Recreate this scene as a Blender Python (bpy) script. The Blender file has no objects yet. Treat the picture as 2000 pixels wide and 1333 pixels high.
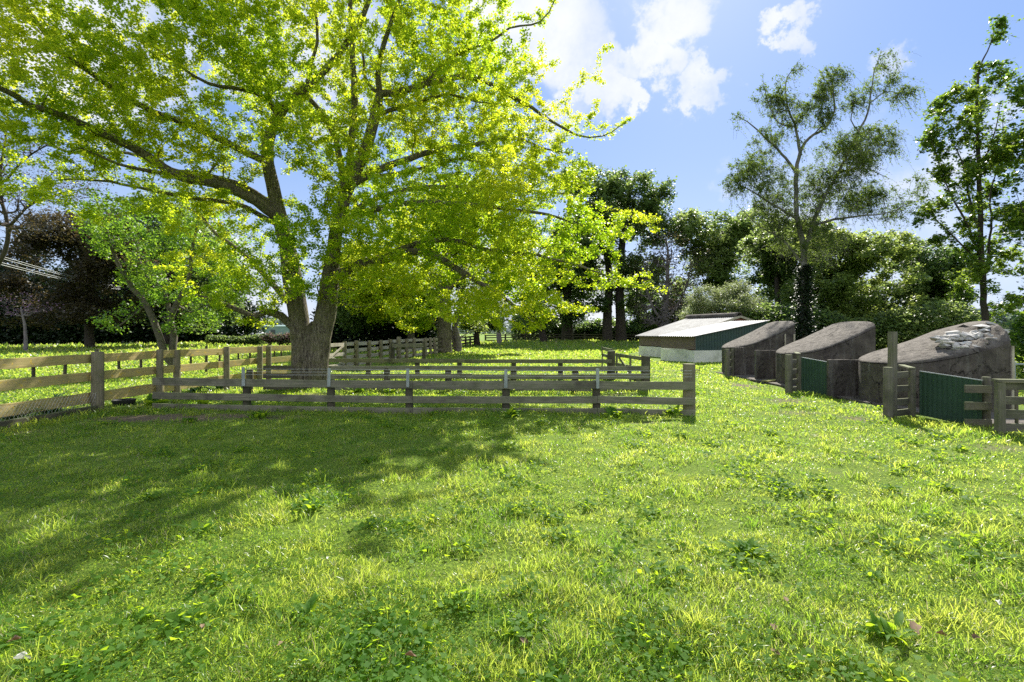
import bpy, math, random
import numpy as np
from mathutils import Vector

# ------------------------------------------------------------------ camera / world / sun
S = bpy.context.scene
COL = S.collection
F = 944.0
HZ = 648.0
CAMZ = 1.5
cam_d = bpy.data.cameras.new('camera')
cam_d.sensor_width = 36.0
cam_d.lens = 36.0 * F / 2000.0
cam_d.shift_y = -(666.5 - HZ) / 2000.0
cam_d.clip_start = 0.05
cam_d.clip_end = 6000
cam = bpy.data.objects.new('camera', cam_d)
COL.objects.link(cam)
cam.location = (0, 0, CAMZ)
cam.rotation_euler = (math.radians(90), 0, 0)
S.camera = cam

def at(px, py, Y):
    return np.array([(px - 1000) / F * Y, Y, CAMZ + (HZ - py) / F * Y])

SUN = Vector((0.37, 1.0, 0.95)).normalized()
sl = bpy.data.lights.new('sun', 'SUN')
sl.energy = 5.0
sl.angle = math.radians(0.5)
sl.color = (1.0, 0.95, 0.86)
so = bpy.data.objects.new('sun', sl)
COL.objects.link(so)
so.rotation_euler = (-SUN).to_track_quat('-Z', 'Y').to_euler()

S.view_settings.view_transform = 'Standard'
S.view_settings.look = 'None'
S.view_settings.gamma = 1
S.view_settings.exposure = 1.1
S.view_settings.use_curve_mapping = False
try:
    S.cycles.max_bounces = 7
    S.cycles.use_denoising = False
    S.cycles.diffuse_bounces = 3
    S.cycles.glossy_bounces = 2
    S.cycles.transmission_bounces = 4
    S.cycles.transparent_max_bounces = 8
    S.cycles.caustics_reflective = False
    S.cycles.caustics_refractive = False
    S.cycles.sample_clamp_indirect = 6
except Exception:
    pass

class NT:
    def __init__(s, tree):
        s.t = tree
    def n(s, typ, ins=None, **kw):
        nd = s.t.nodes.new(typ)
        for k, v in kw.items():
            setattr(nd, k, v)
        if ins:
            for k, v in ins.items():
                sk = nd.inputs[k]
                if isinstance(v, tuple) and len(v) == 2 and hasattr(v[0], 'outputs'):
                    s.t.links.new(v[0].outputs[v[1]], sk)
                elif hasattr(v, 'outputs'):
                    s.t.links.new(v.outputs[0], sk)
                else:
                    sk.default_value = v
        return nd
    def math(s, op, a, b=0.0, clamp=False):
        nd = s.n('ShaderNodeMath', {0: a, 1: b}, operation=op)
        nd.use_clamp = clamp
        return nd
    def ramp(s, fac, stops, interp='LINEAR'):
        nd = s.n('ShaderNodeValToRGB', {0: fac})
        r = nd.color_ramp
        r.interpolation = interp
        while len(r.elements) < len(stops):
            r.elements.new(0.5)
        for e, (p, c) in zip(r.elements, stops):
            e.position = p
            e.color = (c[0], c[1], c[2], 1) if hasattr(c, '__len__') else (c, c, c, 1)
        return nd
    def mix(s, fac, a, b, mode='MIX'):
        nd = s.t.nodes.new('ShaderNodeMix')
        nd.data_type = 'RGBA'
        nd.blend_type = mode
        for k, v in ((0, fac), (6, a), (7, b)):
            if isinstance(v, tuple) and len(v) == 2 and hasattr(v[0], 'outputs'):
                s.t.links.new(v[0].outputs[v[1]], nd.inputs[k])
            elif hasattr(v, 'outputs'):
                o = v.outputs[2] if v.bl_idname == 'ShaderNodeMix' else v.outputs[0]
                s.t.links.new(o, nd.inputs[k])
            elif k == 0:
                nd.inputs[0].default_value = v
            else:
                nd.inputs[k].default_value = (v[0], v[1], v[2], 1)
        return nd
    def link(s, a, ai, b, bi):
        s.t.links.new(a.outputs[ai], b.inputs[bi])

def mixo(n):
    return (n, 2)

world = bpy.data.worlds.new('World')
S.world = world
world.use_nodes = True
w = NT(world.node_tree)
world.node_tree.nodes.clear()
sky = w.n('ShaderNodeTexSky')
sky.sky_type = 'NISHITA'
sky.sun_disc = False
sky.sun_elevation = math.asin(SUN.z)
sky.sun_rotation = math.atan2(SUN.x, SUN.y)
sky.altitude = 50
sky.air_density = 1.0
sky.dust_density = 0.6
sky.ozone_density = 2.5
tc = w.n('ShaderNodeTexCoord')
nrm = w.n('ShaderNodeVectorMath', {0: (tc, 'Generated')}, operation='NORMALIZE')
no1 = w.n('ShaderNodeTexNoise', {'Vector': nrm, 'Scale': 5.5, 'Detail': 9.0, 'Roughness': 0.62})
no2 = w.n('ShaderNodeTexNoise', {'Vector': nrm, 'Scale': 2.1, 'Detail': 7.0, 'Roughness': 0.6})
warp = w.n('ShaderNodeVectorMath', {0: (no1, 'Color'), 1: (0.5, 0.5, 0.5)}, operation='SUBTRACT')
warp2 = w.n('ShaderNodeVectorMath', {0: warp, 'Scale': 0.32}, operation='SCALE')
wd = w.n('ShaderNodeVectorMath', {0: nrm, 1: warp2}, operation='ADD')
mask = None
for (px, py, r, amp) in [(1060, 60, 150, .95), (1180, 30, 60, .6), (1150, 140, 85, .9), (1320, 15, 110, 1.0), (1300, 105, 75, .95), (1230, 150, 50, .8),
                         (1370, 175, 55, .8), (1180, 225, 75, 1.0), (1240, 222, 48, 1.25), (1120, 260, 55, .7), (1545, 20, 48, .9), (1565, 50, 26, .75),
                         (1745, 150, 60, .62), (1620, 350, 150, .5), (1480, 330, 90, .45),
                         (1880, 330, 110, .55), (2000, 10, 50, .9), (1990, 200, 80, .5), (900, 600, 200, .95), (1100, 590, 170, .95), (500, 620, 160, .9),
                         (200, 80, 220, .9), (560, 60, 250, .8), (1700, 460, 200, .6), (2050, 560, 170, .5)]:
    c = Vector(((px - 1000) / F, 1, (HZ - py) / F))
    ln = c.length
    c.normalize()
    rr = r / F / ln
    d = w.n('ShaderNodeVectorMath', {0: wd, 1: tuple(c)}, operation='DISTANCE')
    mr = w.n('ShaderNodeMapRange', {'Value': (d, 'Value'), 'From Min': rr * 0.55, 'From Max': rr * 1.15, 'To Min': amp, 'To Max': 0.0}, interpolation_type='SMOOTHSTEP')
    mask = mr if mask is None else w.math('MAXIMUM', mask, mr)
bg = w.ramp(no2, [(0.36, 0.0), (0.56, 1.0)])
sep = w.n('ShaderNodeSeparateXYZ', {0: nrm})
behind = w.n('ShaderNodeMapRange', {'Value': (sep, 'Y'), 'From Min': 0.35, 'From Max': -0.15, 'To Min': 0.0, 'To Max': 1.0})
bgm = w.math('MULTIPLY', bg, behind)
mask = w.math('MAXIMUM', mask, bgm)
hor = w.n('ShaderNodeMapRange', {'Value': (sep, 'Z'), 'From Min': 0.0, 'From Max': 0.42, 'To Min': 0.62, 'To Max': 0.0}, interpolation_type='SMOOTHSTEP')
tint = w.mix(1.0, sky, (1.02, 1.02, 1.30), 'MULTIPLY')
blue = w.mix(0.55, mixo(tint), (3.3, 5.7, 9.9))
hz = w.mix(hor, mixo(blue), (7.4, 8.4, 10.2))
cl = w.ramp(no1, [(0.30, (7.3, 8.0, 9.4)), (0.62, (9.5, 9.8, 10.3))])
dens = w.math('ADD', mask, w.math('MULTIPLY', w.math('SUBTRACT', no1, 0.52), 1.9))
dens = w.n('ShaderNodeMapRange', {'Value': dens, 'From Min': 0.15, 'From Max': 1.10, 'To Min': 0.0, 'To Max': 1.0}, interpolation_type='SMOOTHSTEP')
dens = w.math('MULTIPLY', dens, w.math('MULTIPLY', mask, 1.6, True))
# unseen clouds behind the camera, added dense and bright to lift the shadows
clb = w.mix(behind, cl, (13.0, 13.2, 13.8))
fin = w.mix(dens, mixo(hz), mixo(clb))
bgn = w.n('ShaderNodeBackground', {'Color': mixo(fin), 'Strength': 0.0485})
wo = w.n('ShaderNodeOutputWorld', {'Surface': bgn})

# ------------------------------------------------------------------ helpers
def tag(o, label=None, cat=None, group=None, kind=None):
    if label: o['label'] = label
    if cat: o['category'] = cat
    if group: o['group'] = group
    if kind: o['kind'] = kind
    return o

def empty(name, loc=(0, 0, 0), rz=0.0, label=None, cat=None, group=None):
    o = bpy.data.objects.new(name, None)
    COL.objects.link(o)
    o.location = tuple(float(v) for v in loc)
    o.rotation_euler = (0, 0, rz)
    o.empty_display_size = 0.2
    return tag(o, label, cat, group)

def link_mesh(name, me, m, parent=None):
    if m is not None:
        me.materials.append(m)
    o = bpy.data.objects.new(name, me)
    COL.objects.link(o)
    if parent is not None:
        o.parent = parent
    return o

def np_mesh(name, V, Fq=None, Ft=None, attrs=None, smooth=False):
    """V (n,3); Fq (m,4) quads; Ft (k,3) tris; attrs {name: per-face float array (quads first)}"""
    me = bpy.data.meshes.new(name)
    V = np.ascontiguousarray(V, dtype=np.float32)
    me.vertices.add(len(V))
    me.vertices.foreach_set('co', V.ravel())
    nq = 0 if Fq is None else len(Fq)
    nt = 0 if Ft is None else len(Ft)
    li = []
    if nq: li.append(np.asarray(Fq, dtype=np.int32).ravel())
    if nt: li.append(np.asarray(Ft, dtype=np.int32).ravel())
    li = np.concatenate(li)
    me.loops.add(len(li))
    me.loops.foreach_set('vertex_index', li)
    st = np.concatenate([np.arange(nq) * 4, nq * 4 + np.arange(nt) * 3]).astype(np.int32)
    me.polygons.add(nq + nt)
    me.polygons.foreach_set('loop_start', st)
    if smooth:
        me.polygons.foreach_set('use_smooth', np.ones(nq + nt, dtype=bool))
    me.update(calc_edges=True)
    if attrs:
        for k, a in attrs.items():
            at_ = me.attributes.new(k, 'FLOAT', 'FACE')
            at_.data.foreach_set('value', np.asarray(a, dtype=np.float32))
    return me

class MB:
    """collects shapes with a per-vertex 'loc' vector (x along the grain)"""
    def __init__(s):
        s.v = []; s.f = []; s.l = []
    def add(s, v, f, l=None):
        b = len(s.v)
        s.v += [tuple(map(float, p)) for p in v]
        s.l += [tuple(map(float, p)) for p in (l if l is not None else v)]
        s.f += [tuple(i + b for i in q) for q in f]
    def board(s, p0, p1, wd, th, up=(0, 0, 1), rng=None, jit=0.004, nseg=None, sag=0.0, ch=0.004):
        p0 = np.array(p0, float); p1 = np.array(p1, float)
        d = p1 - p0; L = np.linalg.norm(d); d /= L
        up = np.array(up, float)
        sd = np.cross(d, up); sd /= np.linalg.norm(sd)
        up = np.cross(sd, d)
        rng = rng or random
        n = nseg or max(1, int(L / 0.4))
        w2, t2 = wd / 2, th / 2
        c = min(ch, w2 * .4, t2 * .4)
        prof = [(-t2, -w2 + c), (-t2, w2 - c), (-t2 + c, w2), (t2 - c, w2), (t2, w2 - c), (t2, -w2 + c), (t2 - c, -w2), (-t2 + c, -w2)]
        V = []; Lc = []
        off = rng.uniform(0, 50)
        for i in range(n + 1):
            u = i / n
            q = p0 + d * L * u + np.array([0, 0, -sag * 4 * u * (1 - u)])
            ja = rng.uniform(-jit, jit); jb = rng.uniform(-jit, jit); jc = rng.uniform(-jit, jit) * .5
            for (a, b) in prof:
                V.append(q + sd * (a + jc) + up * (b + (ja if b > 0 else jb)))
                Lc.append((L * u + off, b + off, a + off * .37))
        Fc = []
        for i in range(n):
            for k in range(8):
                k2 = (k + 1) % 8
                Fc.append((i * 8 + k, i * 8 + k2, (i + 1) * 8 + k2, (i + 1) * 8 + k))
        Fc.append(tuple(range(7, -1, -1)))
        Fc.append(tuple(n * 8 + k for k in range(8)))
        s.add(V, Fc, Lc)
    def post(s, base, top, r, n=14, rng=None, taper=0.94, flat=None, jit=0.02, tilt_top=0.0):
        base = np.array(base, float); top = np.array(top, float)
        d = top - base; L = np.linalg.norm(d); d /= L
        a = np.cross(d, (0, 1, 0)); a /= np.linalg.norm(a)
        b = np.cross(d, a)
        rng = rng or random
        off = rng.uniform(0, 50)
        ks = [1 + rng.uniform(-jit, jit) for _ in range(n)]
        V = []; Lc = []
        lv = [0, .33, .66, .985, 1.0]
        for i, u in enumerate(lv):
            rr = r * (1 + (taper - 1) * u) * (0.95 if i == len(lv) - 1 else 1)
            for k in range(n):
                t = 2 * math.pi * k / n
                x = math.cos(t); y = math.sin(t)
                if flat is not None and (x * flat[0] + y * flat[1]) > .35:
                    m = .35 / (x * flat[0] + y * flat[1])
                    x *= m; y *= m
                q = base + d * L * u + (a * x + b * y) * rr * ks[k]
                if u > .9: q = q + d * tilt_top * x * r
                V.append(q); Lc.append((L * u + off, t * r + off, rr))
        Fc = []
        for i in range(len(lv) - 1):
            for k in range(n):
                k2 = (k + 1) % n
                Fc.append((i * n + k, i * n + k2, (i + 1) * n + k2, (i + 1) * n + k))
        Fc.append(tuple((len(lv) - 1) * n + k for k in range(n)))
        s.add(V, Fc, Lc)
    def tube(s, pts, r, n=6, cap=True):
        P = np.array(pts, float)
        R = np.broadcast_to(np.asarray(r, float), (len(P),))
        T = np.gradient(P, axis=0); T /= np.linalg.norm(T, axis=1)[:, None] + 1e-9
        ax = np.argmin(np.abs(T).max(axis=0)); ref = np.zeros(3); ref[ax] = 1
        A = np.cross(T, ref); A /= np.linalg.norm(A, axis=1)[:, None] + 1e-9
        B = np.cross(T, A)
        V = []
        for i in range(len(P)):
            for k in range(n):
                t = 2 * math.pi * k / n
                V.append(P[i] + (A[i] * math.cos(t) + B[i] * math.sin(t)) * R[i])
        Fc = [(i * n + k, i * n + (k + 1) % n, (i + 1) * n + (k + 1) % n, (i + 1) * n + k) for i in range(len(P) - 1) for k in range(n)]
        if cap:
            Fc.append(tuple(range(n - 1, -1, -1))); Fc.append(tuple((len(P) - 1) * n + k for k in range(n)))
        s.add(V, Fc)
    def box(s, lo, hi):
        x0, y0, z0 = lo; x1, y1, z1 = hi
        s.add([(x0, y0, z0), (x1, y0, z0), (x1, y1, z0), (x0, y1, z0), (x0, y0, z1), (x1, y0, z1), (x1, y1, z1), (x0, y1, z1)],
              [(0, 3, 2, 1), (4, 5, 6, 7), (0, 1, 5, 4), (1, 2, 6, 5), (2, 3, 7, 6), (3, 0, 4, 7)])
    def build(s, name, m, parent=None, smooth=False, bevel=0.0):
        me = bpy.data.meshes.new(name)
        me.from_pydata(s.v, [], s.f)
        a = me.attributes.new('loc', 'FLOAT_VECTOR', 'POINT')
        a.data.foreach_set('vector', np.array(s.l, dtype=np.float32).ravel())
        if smooth:
            me.polygons.foreach_set('use_smooth', np.ones(len(me.polygons), dtype=bool))
        me.update()
        o = link_mesh(name, me, m, parent)
        if bevel:
            b = o.modifiers.new('bevel', 'BEVEL'); b.width = bevel; b.segments = 2; b.limit_method = 'ANGLE'
        if smooth:
            try:
                me.set_sharp_from_angle(angle=math.radians(40))
            except Exception:
                pass
        return o

def vnoise(x, y, s, seed=0):
    """smooth value noise in numpy, 0..1"""
    x = np.asarray(x, float) * s + 1000; y = np.asarray(y, float) * s + 1000
    xi = np.floor(x).astype(np.int64); yi = np.floor(y).astype(np.int64)
    fx = x - xi; fy = y - yi
    fx = fx * fx * (3 - 2 * fx); fy = fy * fy * (3 - 2 * fy)
    def h(a, b):
        v = (a * 374761393 + b * 668265263 + seed * 982451653) & 0x7fffffff
        v = ((v ^ (v >> 13)) * 1274126177) & 0x7fffffff
        return ((v ^ (v >> 16)) & 0xffff) / 65535.0
    return (h(xi, yi) * (1 - fx) + h(xi + 1, yi) * fx) * (1 - fy) + (h(xi, yi + 1) * (1 - fx) + h(xi + 1, yi + 1) * fx) * fy

def gz(x, y):
    """height of the ground"""
    x = np.asarray(x, float); y = np.asarray(y, float)
    h = .018 * np.sin(x * .9 + 1.3) * np.cos(y * .7 + .4) + .012 * np.sin(x * 2.3 + y * 1.7) + .008 * np.sin(y * 3.1 - x * 1.1)
    far = np.clip((y - 22) / 40, 0, 1)
    near = np.clip((16 - np.hypot(x, y)) / 8, 0, 1)
    h = h + near * (.035 * (vnoise(x, y, 3.3, 21) - .5) + .030 * (vnoise(x, y, 7.0, 22) - .5))
    return h + far * (.10 * np.sin(x * .13 + .5) + .06 * np.sin(x * .31 + y * .1))

# ------------------------------------------------------------------ materials
def new_mat(name):
    m = bpy.data.materials.new(name)
    m.use_nodes = True
    m.node_tree.nodes.clear()
    return m, NT(m.node_tree)

def leaf_mat(name, c0, c1, t0, t1, trans=0.5, rough=0.5, nscale=0.6, extra=None, spec=0.4):
    m, n = new_mat(name)
    a = n.n('ShaderNodeAttribute', attribute_name='rnd')
    tcd = n.n('ShaderNodeTexCoord')
    nz = n.n('ShaderNodeTexNoise', {'Vector': (tcd, 'Object'), 'Scale': nscale, 'Detail': 3.0})
    f = n.math('ADD', n.math('MULTIPLY', (a, 'Fac'), 0.55), n.math('MULTIPLY', n.math('SUBTRACT', nz, 0.5), 2.2))
    f = n.math('ADD', f, 0.22, True)
    cr = n.mix(f, c0, c1)
    ct = n.mix(f, t0, t1)
    if extra:   # a share of the leaves has another colour
        e = n.math('GREATER_THAN', (a, 'Fac'), 1 - extra[0])
        cr = n.mix(e, mixo(cr), extra[1]); ct = n.mix(e, mixo(ct), extra[2])
    p = n.n('ShaderNodeBsdfPrincipled', {'Base Color': mixo(cr), 'Roughness': rough, 'Specular IOR Level': spec})
    t = n.n('ShaderNodeBsdfTranslucent', {'Color': mixo(ct)})
    mx = n.n('ShaderNodeMixShader', {0: trans, 1: p, 2: t})
    n.n('ShaderNodeOutputMaterial', {'Surface': mx})
    return m

def wood_mat(name, c0, c1, moss, moss_amt=0.3, rough=0.85, stain=(0.03, 0.028, 0.02), spots=None):
    m, n = new_mat(name)
    a = n.n('ShaderNodeAttribute', attribute_name='loc')
    mp = n.n('ShaderNodeVectorMath', {0: (a, 'Vector'), 1: (1.2, 26, 26)}, operation='MULTIPLY')
    g = n.n('ShaderNodeTexNoise', {'Vector': mp, 'Scale': 1.6, 'Detail': 6.0, 'Roughness': 0.65})
    g2 = n.n('ShaderNodeTexNoise', {'Vector': (a, 'Vector'), 'Scale': 2.3, 'Detail': 5.0, 'Roughness': 0.6})
    mp3 = n.n('ShaderNodeVectorMath', {0: (a, 'Vector'), 1: (3, 8, 8)}, operation='MULTIPLY')
    g3 = n.n('ShaderNodeTexNoise', {'Vector': mp3, 'Scale': 1.3, 'Detail': 8.0, 'Roughness': 0.7})
    base = n.mix(n.ramp(g, [(0.3, 0.0), (0.7, 1.0)]), c0, c1)
    st = n.mix(n.ramp(g2, [(0.50, 0.0), (0.68, 0.75)]), mixo(base), stain)
    ms = n.mix(n.ramp(g3, [(0.5 - moss_amt * .3, 0.0), (0.62, moss_amt + .3)]), mixo(st), moss)
    if spots:
        vo = n.n('ShaderNodeTexNoise', {'Vector': (a, 'Vector'), 'Scale': 14.0, 'Detail': 3.0})
        ms = n.mix(n.ramp(vo, [(0.60, 0.0), (0.66, 0.8)]), mixo(ms), spots)
    geo = n.n('ShaderNodeNewGeometry')
    sp = n.n('ShaderNodeSeparateXYZ', {0: (geo, 'Normal')})
    up = n.ramp((sp, 'Z'), [(0.55, 0.0), (0.9, 0.7)])
    ms = n.mix(up, mixo(ms), (moss[0] * 1.1 + .03, moss[1] * 1.1 + .04, moss[2] + .02))
    bmp = n.n('ShaderNodeBump', {'Height': g, 'Strength': 0.5, 'Distance': 0.01})
    p = n.n('ShaderNodeBsdfPrincipled', {'Base Color': mixo(ms), 'Roughness': rough, 'Normal': bmp, 'Specular IOR Level': 0.25})
    n.n('ShaderNodeOutputMaterial', {'Surface': p})
    return m

def surf_mat(name, c0, c1, scale=3.0, rough=0.8, bump=0.3, metallic=0.0, detail=6.0, c2=None, s2=0.6, bd=0.02, stretch=None, spec=0.3):
    m, n = new_mat(name)
    tcd = n.n('ShaderNodeTexCoord')
    vec = (tcd, 'Object')
    if stretch:
        vec = n.n('ShaderNodeVectorMath', {0: (tcd, 'Object'), 1: stretch}, operation='MULTIPLY')
    g = n.n('ShaderNodeTexNoise', {'Vector': vec, 'Scale': scale, 'Detail': detail, 'Roughness': 0.65})
    c = n.mix(n.ramp(g, [(0.33, 0.0), (0.67, 1.0)]), c0, c1)
    if c2:
        g2 = n.n('ShaderNodeTexNoise', {'Vector': (tcd, 'Object'), 'Scale': s2, 'Detail': 8.0, 'Roughness': 0.7})
        c = n.mix(n.ramp(g2, [(0.48, 0.0), (0.64, 0.85)]), mixo(c), c2)
    g4 = n.n('ShaderNodeTexNoise', {'Vector': vec, 'Scale': scale * 6, 'Detail': 5.0})
    bmp = n.n('ShaderNodeBump', {'Height': g4, 'Strength': bump, 'Distance': bd})
    p = n.n('ShaderNodeBsdfPrincipled', {'Base Color': mixo(c), 'Roughness': rough, 'Metallic': metallic, 'Normal': bmp, 'Specular IOR Level': spec})
    n.n('ShaderNodeOutputMaterial', {'Surface': p})
    return m

M = {}
M['wood_olive'] = wood_mat('weathered olive boards', (0.36, 0.28, 0.12), (0.55, 0.43, 0.19), (0.34, 0.32, 0.10), 0.25, stain=(0.24, 0.20, 0.11), spots=(0.60, 0.42, 0.07))
M['wood_grey'] = wood_mat('grey mossy boards', (0.13, 0.12, 0.09), (0.27, 0.25, 0.18), (0.12, 0.14, 0.06), 0.25, stain=(0.06, 0.05, 0.045))
M['wood_dark'] = wood_mat('dark boards', (0.06, 0.05, 0.04), (0.12, 0.10, 0.07), (0.06, 0.08, 0.03), 0.25)  # dark brown base tone with grain, stain and moss
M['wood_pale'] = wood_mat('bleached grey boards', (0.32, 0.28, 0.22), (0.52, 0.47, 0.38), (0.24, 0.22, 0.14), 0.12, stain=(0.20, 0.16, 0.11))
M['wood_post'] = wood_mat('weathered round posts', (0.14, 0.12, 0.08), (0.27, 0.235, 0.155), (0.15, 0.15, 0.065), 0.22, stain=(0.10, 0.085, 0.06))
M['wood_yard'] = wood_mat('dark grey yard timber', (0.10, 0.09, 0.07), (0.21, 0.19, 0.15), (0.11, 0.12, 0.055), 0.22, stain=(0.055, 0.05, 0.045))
M['galv'] = surf_mat('galvanised steel', (0.24, 0.27, 0.26), (0.38, 0.41, 0.39), 8, 0.5, 0.1, 0.3, spec=0.5)
M['wire'] = surf_mat('fence wire', (0.45, 0.46, 0.44), (0.65, 0.66, 0.62), 8, 0.4, 0.0, 0.6, spec=0.5)
M['iron'] = surf_mat('black iron', (0.02, 0.02, 0.02), (0.05, 0.04, 0.035), 8, 0.6, 0.1, 0.5)
M['concrete'] = surf_mat('old dark concrete', (0.075, 0.062, 0.058), (0.17, 0.15, 0.135), 2.2, 0.92, 0.6, 0, 9, (0.055, 0.045, 0.05), 1.1, 0.03)
M['roof_conc'] = surf_mat('lichened concrete', (0.12, 0.098, 0.082), (0.24, 0.21, 0.18), 3.0, 0.92, 0.7, 0, 9, (0.10, 0.055, 0.032), 3.2, 0.03)
def concrete_mat():
    m, n = new_mat('old concrete')
    tcd = n.n('ShaderNodeTexCoord'); geo = n.n('ShaderNodeNewGeometry')
    sp = n.n('ShaderNodeSeparateXYZ', {0: (geo, 'Normal')})
    a = n.n('ShaderNodeTexNoise', {'Vector': (tcd, 'Object'), 'Scale': 2.0, 'Detail': 10.0, 'Roughness': 0.7})
    b = n.n('ShaderNodeTexNoise', {'Vector': (tcd, 'Object'), 'Scale': 9.0, 'Detail': 8.0, 'Roughness': 0.7})
    st = n.n('ShaderNodeTexNoise', {'Vector': n.n('ShaderNodeVectorMath', {0: (tcd, 'Object'), 1: (5, 5, .6)}, operation='MULTIPLY'), 'Scale': 1.6, 'Detail': 6.0, 'Roughness': 0.6})
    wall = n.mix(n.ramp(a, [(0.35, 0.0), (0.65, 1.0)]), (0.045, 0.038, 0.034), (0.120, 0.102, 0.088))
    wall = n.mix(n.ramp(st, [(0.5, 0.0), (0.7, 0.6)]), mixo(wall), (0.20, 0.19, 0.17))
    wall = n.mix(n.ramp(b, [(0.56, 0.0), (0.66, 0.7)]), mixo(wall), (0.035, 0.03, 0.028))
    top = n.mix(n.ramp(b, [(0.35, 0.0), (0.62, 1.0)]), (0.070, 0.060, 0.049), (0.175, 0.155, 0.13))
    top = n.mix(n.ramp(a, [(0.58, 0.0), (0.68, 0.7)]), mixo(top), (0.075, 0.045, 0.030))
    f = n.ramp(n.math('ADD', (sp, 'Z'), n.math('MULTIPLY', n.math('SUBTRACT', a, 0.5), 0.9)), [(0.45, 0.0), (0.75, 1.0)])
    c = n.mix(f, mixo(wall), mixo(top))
    vo = n.n('ShaderNodeTexVoronoi', {'Vector': n.n('ShaderNodeVectorMath', {0: (tcd, 'Object'), 1: n.n('ShaderNodeVectorMath', {0: (b, 'Color'), 'Scale': .35}, operation='SCALE')}, operation='ADD'), 'Scale': 1.1}, feature='DISTANCE_TO_EDGE')
    ck = n.ramp((vo, 'Distance'), [(0.0, 1.0), (0.012, 0.0)])
    ckm = n.math('MULTIPLY', ck, n.ramp(a, [(0.46, 0.0), (0.56, 0.9)]))
    c = n.mix(ckm, mixo(c), (0.015, 0.012, 0.01))
    h = n.math('SUBTRACT', n.math('ADD', b, n.math('MULTIPLY', a, 1.2)), ckm)
    bmp = n.n('ShaderNodeBump', {'Height': h, 'Strength': 0.9, 'Distance': 0.035})
    p = n.n('ShaderNodeBsdfPrincipled', {'Base Color': mixo(c), 'Roughness': 0.93, 'Normal': bmp, 'Specular IOR Level': 0.2})
    n.n('ShaderNodeOutputMaterial', {'Surface': p})
    return m
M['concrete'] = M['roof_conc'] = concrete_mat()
M['rock'] = surf_mat('broken pale stone', (0.38, 0.36, 0.33), (0.62, 0.60, 0.56), 6, 0.9, 0.6, 0, 6, (0.2, 0.18, 0.15), 3)
M['green_sheet'] = surf_mat('dark green sheet', (0.028, 0.062, 0.038), (0.040, 0.085, 0.052), 2, 0.6, 0.05, 0, 4, (0.035, 0.07, 0.045), 1.2)
M['teal_sheet'] = surf_mat('teal painted sheet', (0.030, 0.058, 0.054), (0.045, 0.078, 0.07), 2, 0.6, 0.1, 0, 4, (0.05, 0.07, 0.06), 1.2)
M['dark_sheet'] = surf_mat('rusty dark sheet', (0.03, 0.02, 0.022), (0.07, 0.04, 0.035), 3, 0.8, 0.2)
M['roof_old'] = surf_mat('dull weathered roofing', (0.20, 0.20, 0.19), (0.32, 0.32, 0.30), 2.5, 0.7, 0.15, 0.0, 6, (0.15, 0.14, 0.12), 1.5, spec=0.25)
M['roof_sheet'] = surf_mat('galvanised roofing', (0.30, 0.30, 0.29), (0.46, 0.46, 0.44), 2.5, 0.7, 0.15, 0.0, 6, (0.28, 0.25, 0.2), 1.5, spec=0.6)
M['whitewash'] = surf_mat('whitewashed wall', (0.60, 0.59, 0.50), (0.80, 0.79, 0.70), 2.5, 0.9, 0.4, 0, 8, (0.42, 0.43, 0.33), 1.3)
M['brown_board'] = surf_mat('brown weatherboard', (0.11, 0.08, 0.065), (0.22, 0.17, 0.14), 3, 0.9, 0.3, 0, 6, stretch=(1, 1, 12))
M['red_board'] = surf_mat('faded red boards', (0.16, 0.05, 0.04), (0.24, 0.10, 0.08), 3, 0.9, 0.3)
M['bark_grey'] = surf_mat('ridged grey bark', (0.10, 0.088, 0.068), (0.27, 0.24, 0.19), 7, 0.95, 1.0, 0, 9, (0.15, 0.16, 0.08), 2.0, 0.05, stretch=(1, 1, .28))
def bark_mat():
    m, n = new_mat('ridged bark')
    tcd = n.n('ShaderNodeTexCoord')
    v = n.n('ShaderNodeVectorMath', {0: (tcd, 'Object'), 1: (1, 1, .22)}, operation='MULTIPLY')
    a = n.n('ShaderNodeTexNoise', {'Vector': v, 'Scale': 22.0, 'Detail': 6.0, 'Roughness': 0.7, 'Distortion': 0.6})
    b = n.n('ShaderNodeTexNoise', {'Vector': (tcd, 'Object'), 'Scale': 3.0, 'Detail': 8.0, 'Roughness': 0.65})
    d = n.n('ShaderNodeTexNoise', {'Vector': (tcd, 'Object'), 'Scale': 30.0, 'Detail': 4.0, 'Roughness': 0.6})
    c = n.mix(n.ramp(a, [(0.36, 0.0), (0.6, 1.0)]), (0.040, 0.033, 0.025), (0.22, 0.19, 0.135))
    c = n.mix(n.ramp(b, [(0.48, 0.0), (0.62, 0.6)]), mixo(c), (0.135, 0.135, 0.055))
    c = n.mix(n.ramp(d, [(0.58, 0.0), (0.64, 0.7)]), mixo(c), (0.32, 0.30, 0.235))
    h = n.math('ADD', a, n.math('MULTIPLY', b, 0.7))
    bmp = n.n('ShaderNodeBump', {'Height': h, 'Strength': 1.0, 'Distance': 0.06})
    p = n.n('ShaderNodeBsdfPrincipled', {'Base Color': mixo(c), 'Roughness': 0.95, 'Normal': bmp, 'Specular IOR Level': 0.2})
    n.n('ShaderNodeOutputMaterial', {'Surface': p})
    return m
M['bark_grey'] = bark_mat()
M['bark_lim'] = surf_mat('branch bark', (0.065, 0.055, 0.043), (0.16, 0.14, 0.11), 9, 0.95, 0.6, 0, 6)
M['bark_dark'] = surf_mat('dark bark', (0.035, 0.028, 0.022), (0.08, 0.066, 0.052), 5, 0.95, 0.6, 0, 6)
M['bark_birch'] = surf_mat('silver birch bark', (0.10, 0.095, 0.08), (0.24, 0.225, 0.20), 4, 0.85, 0.4, 0, 6, (0.05, 0.045, 0.04), 2.0)
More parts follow.
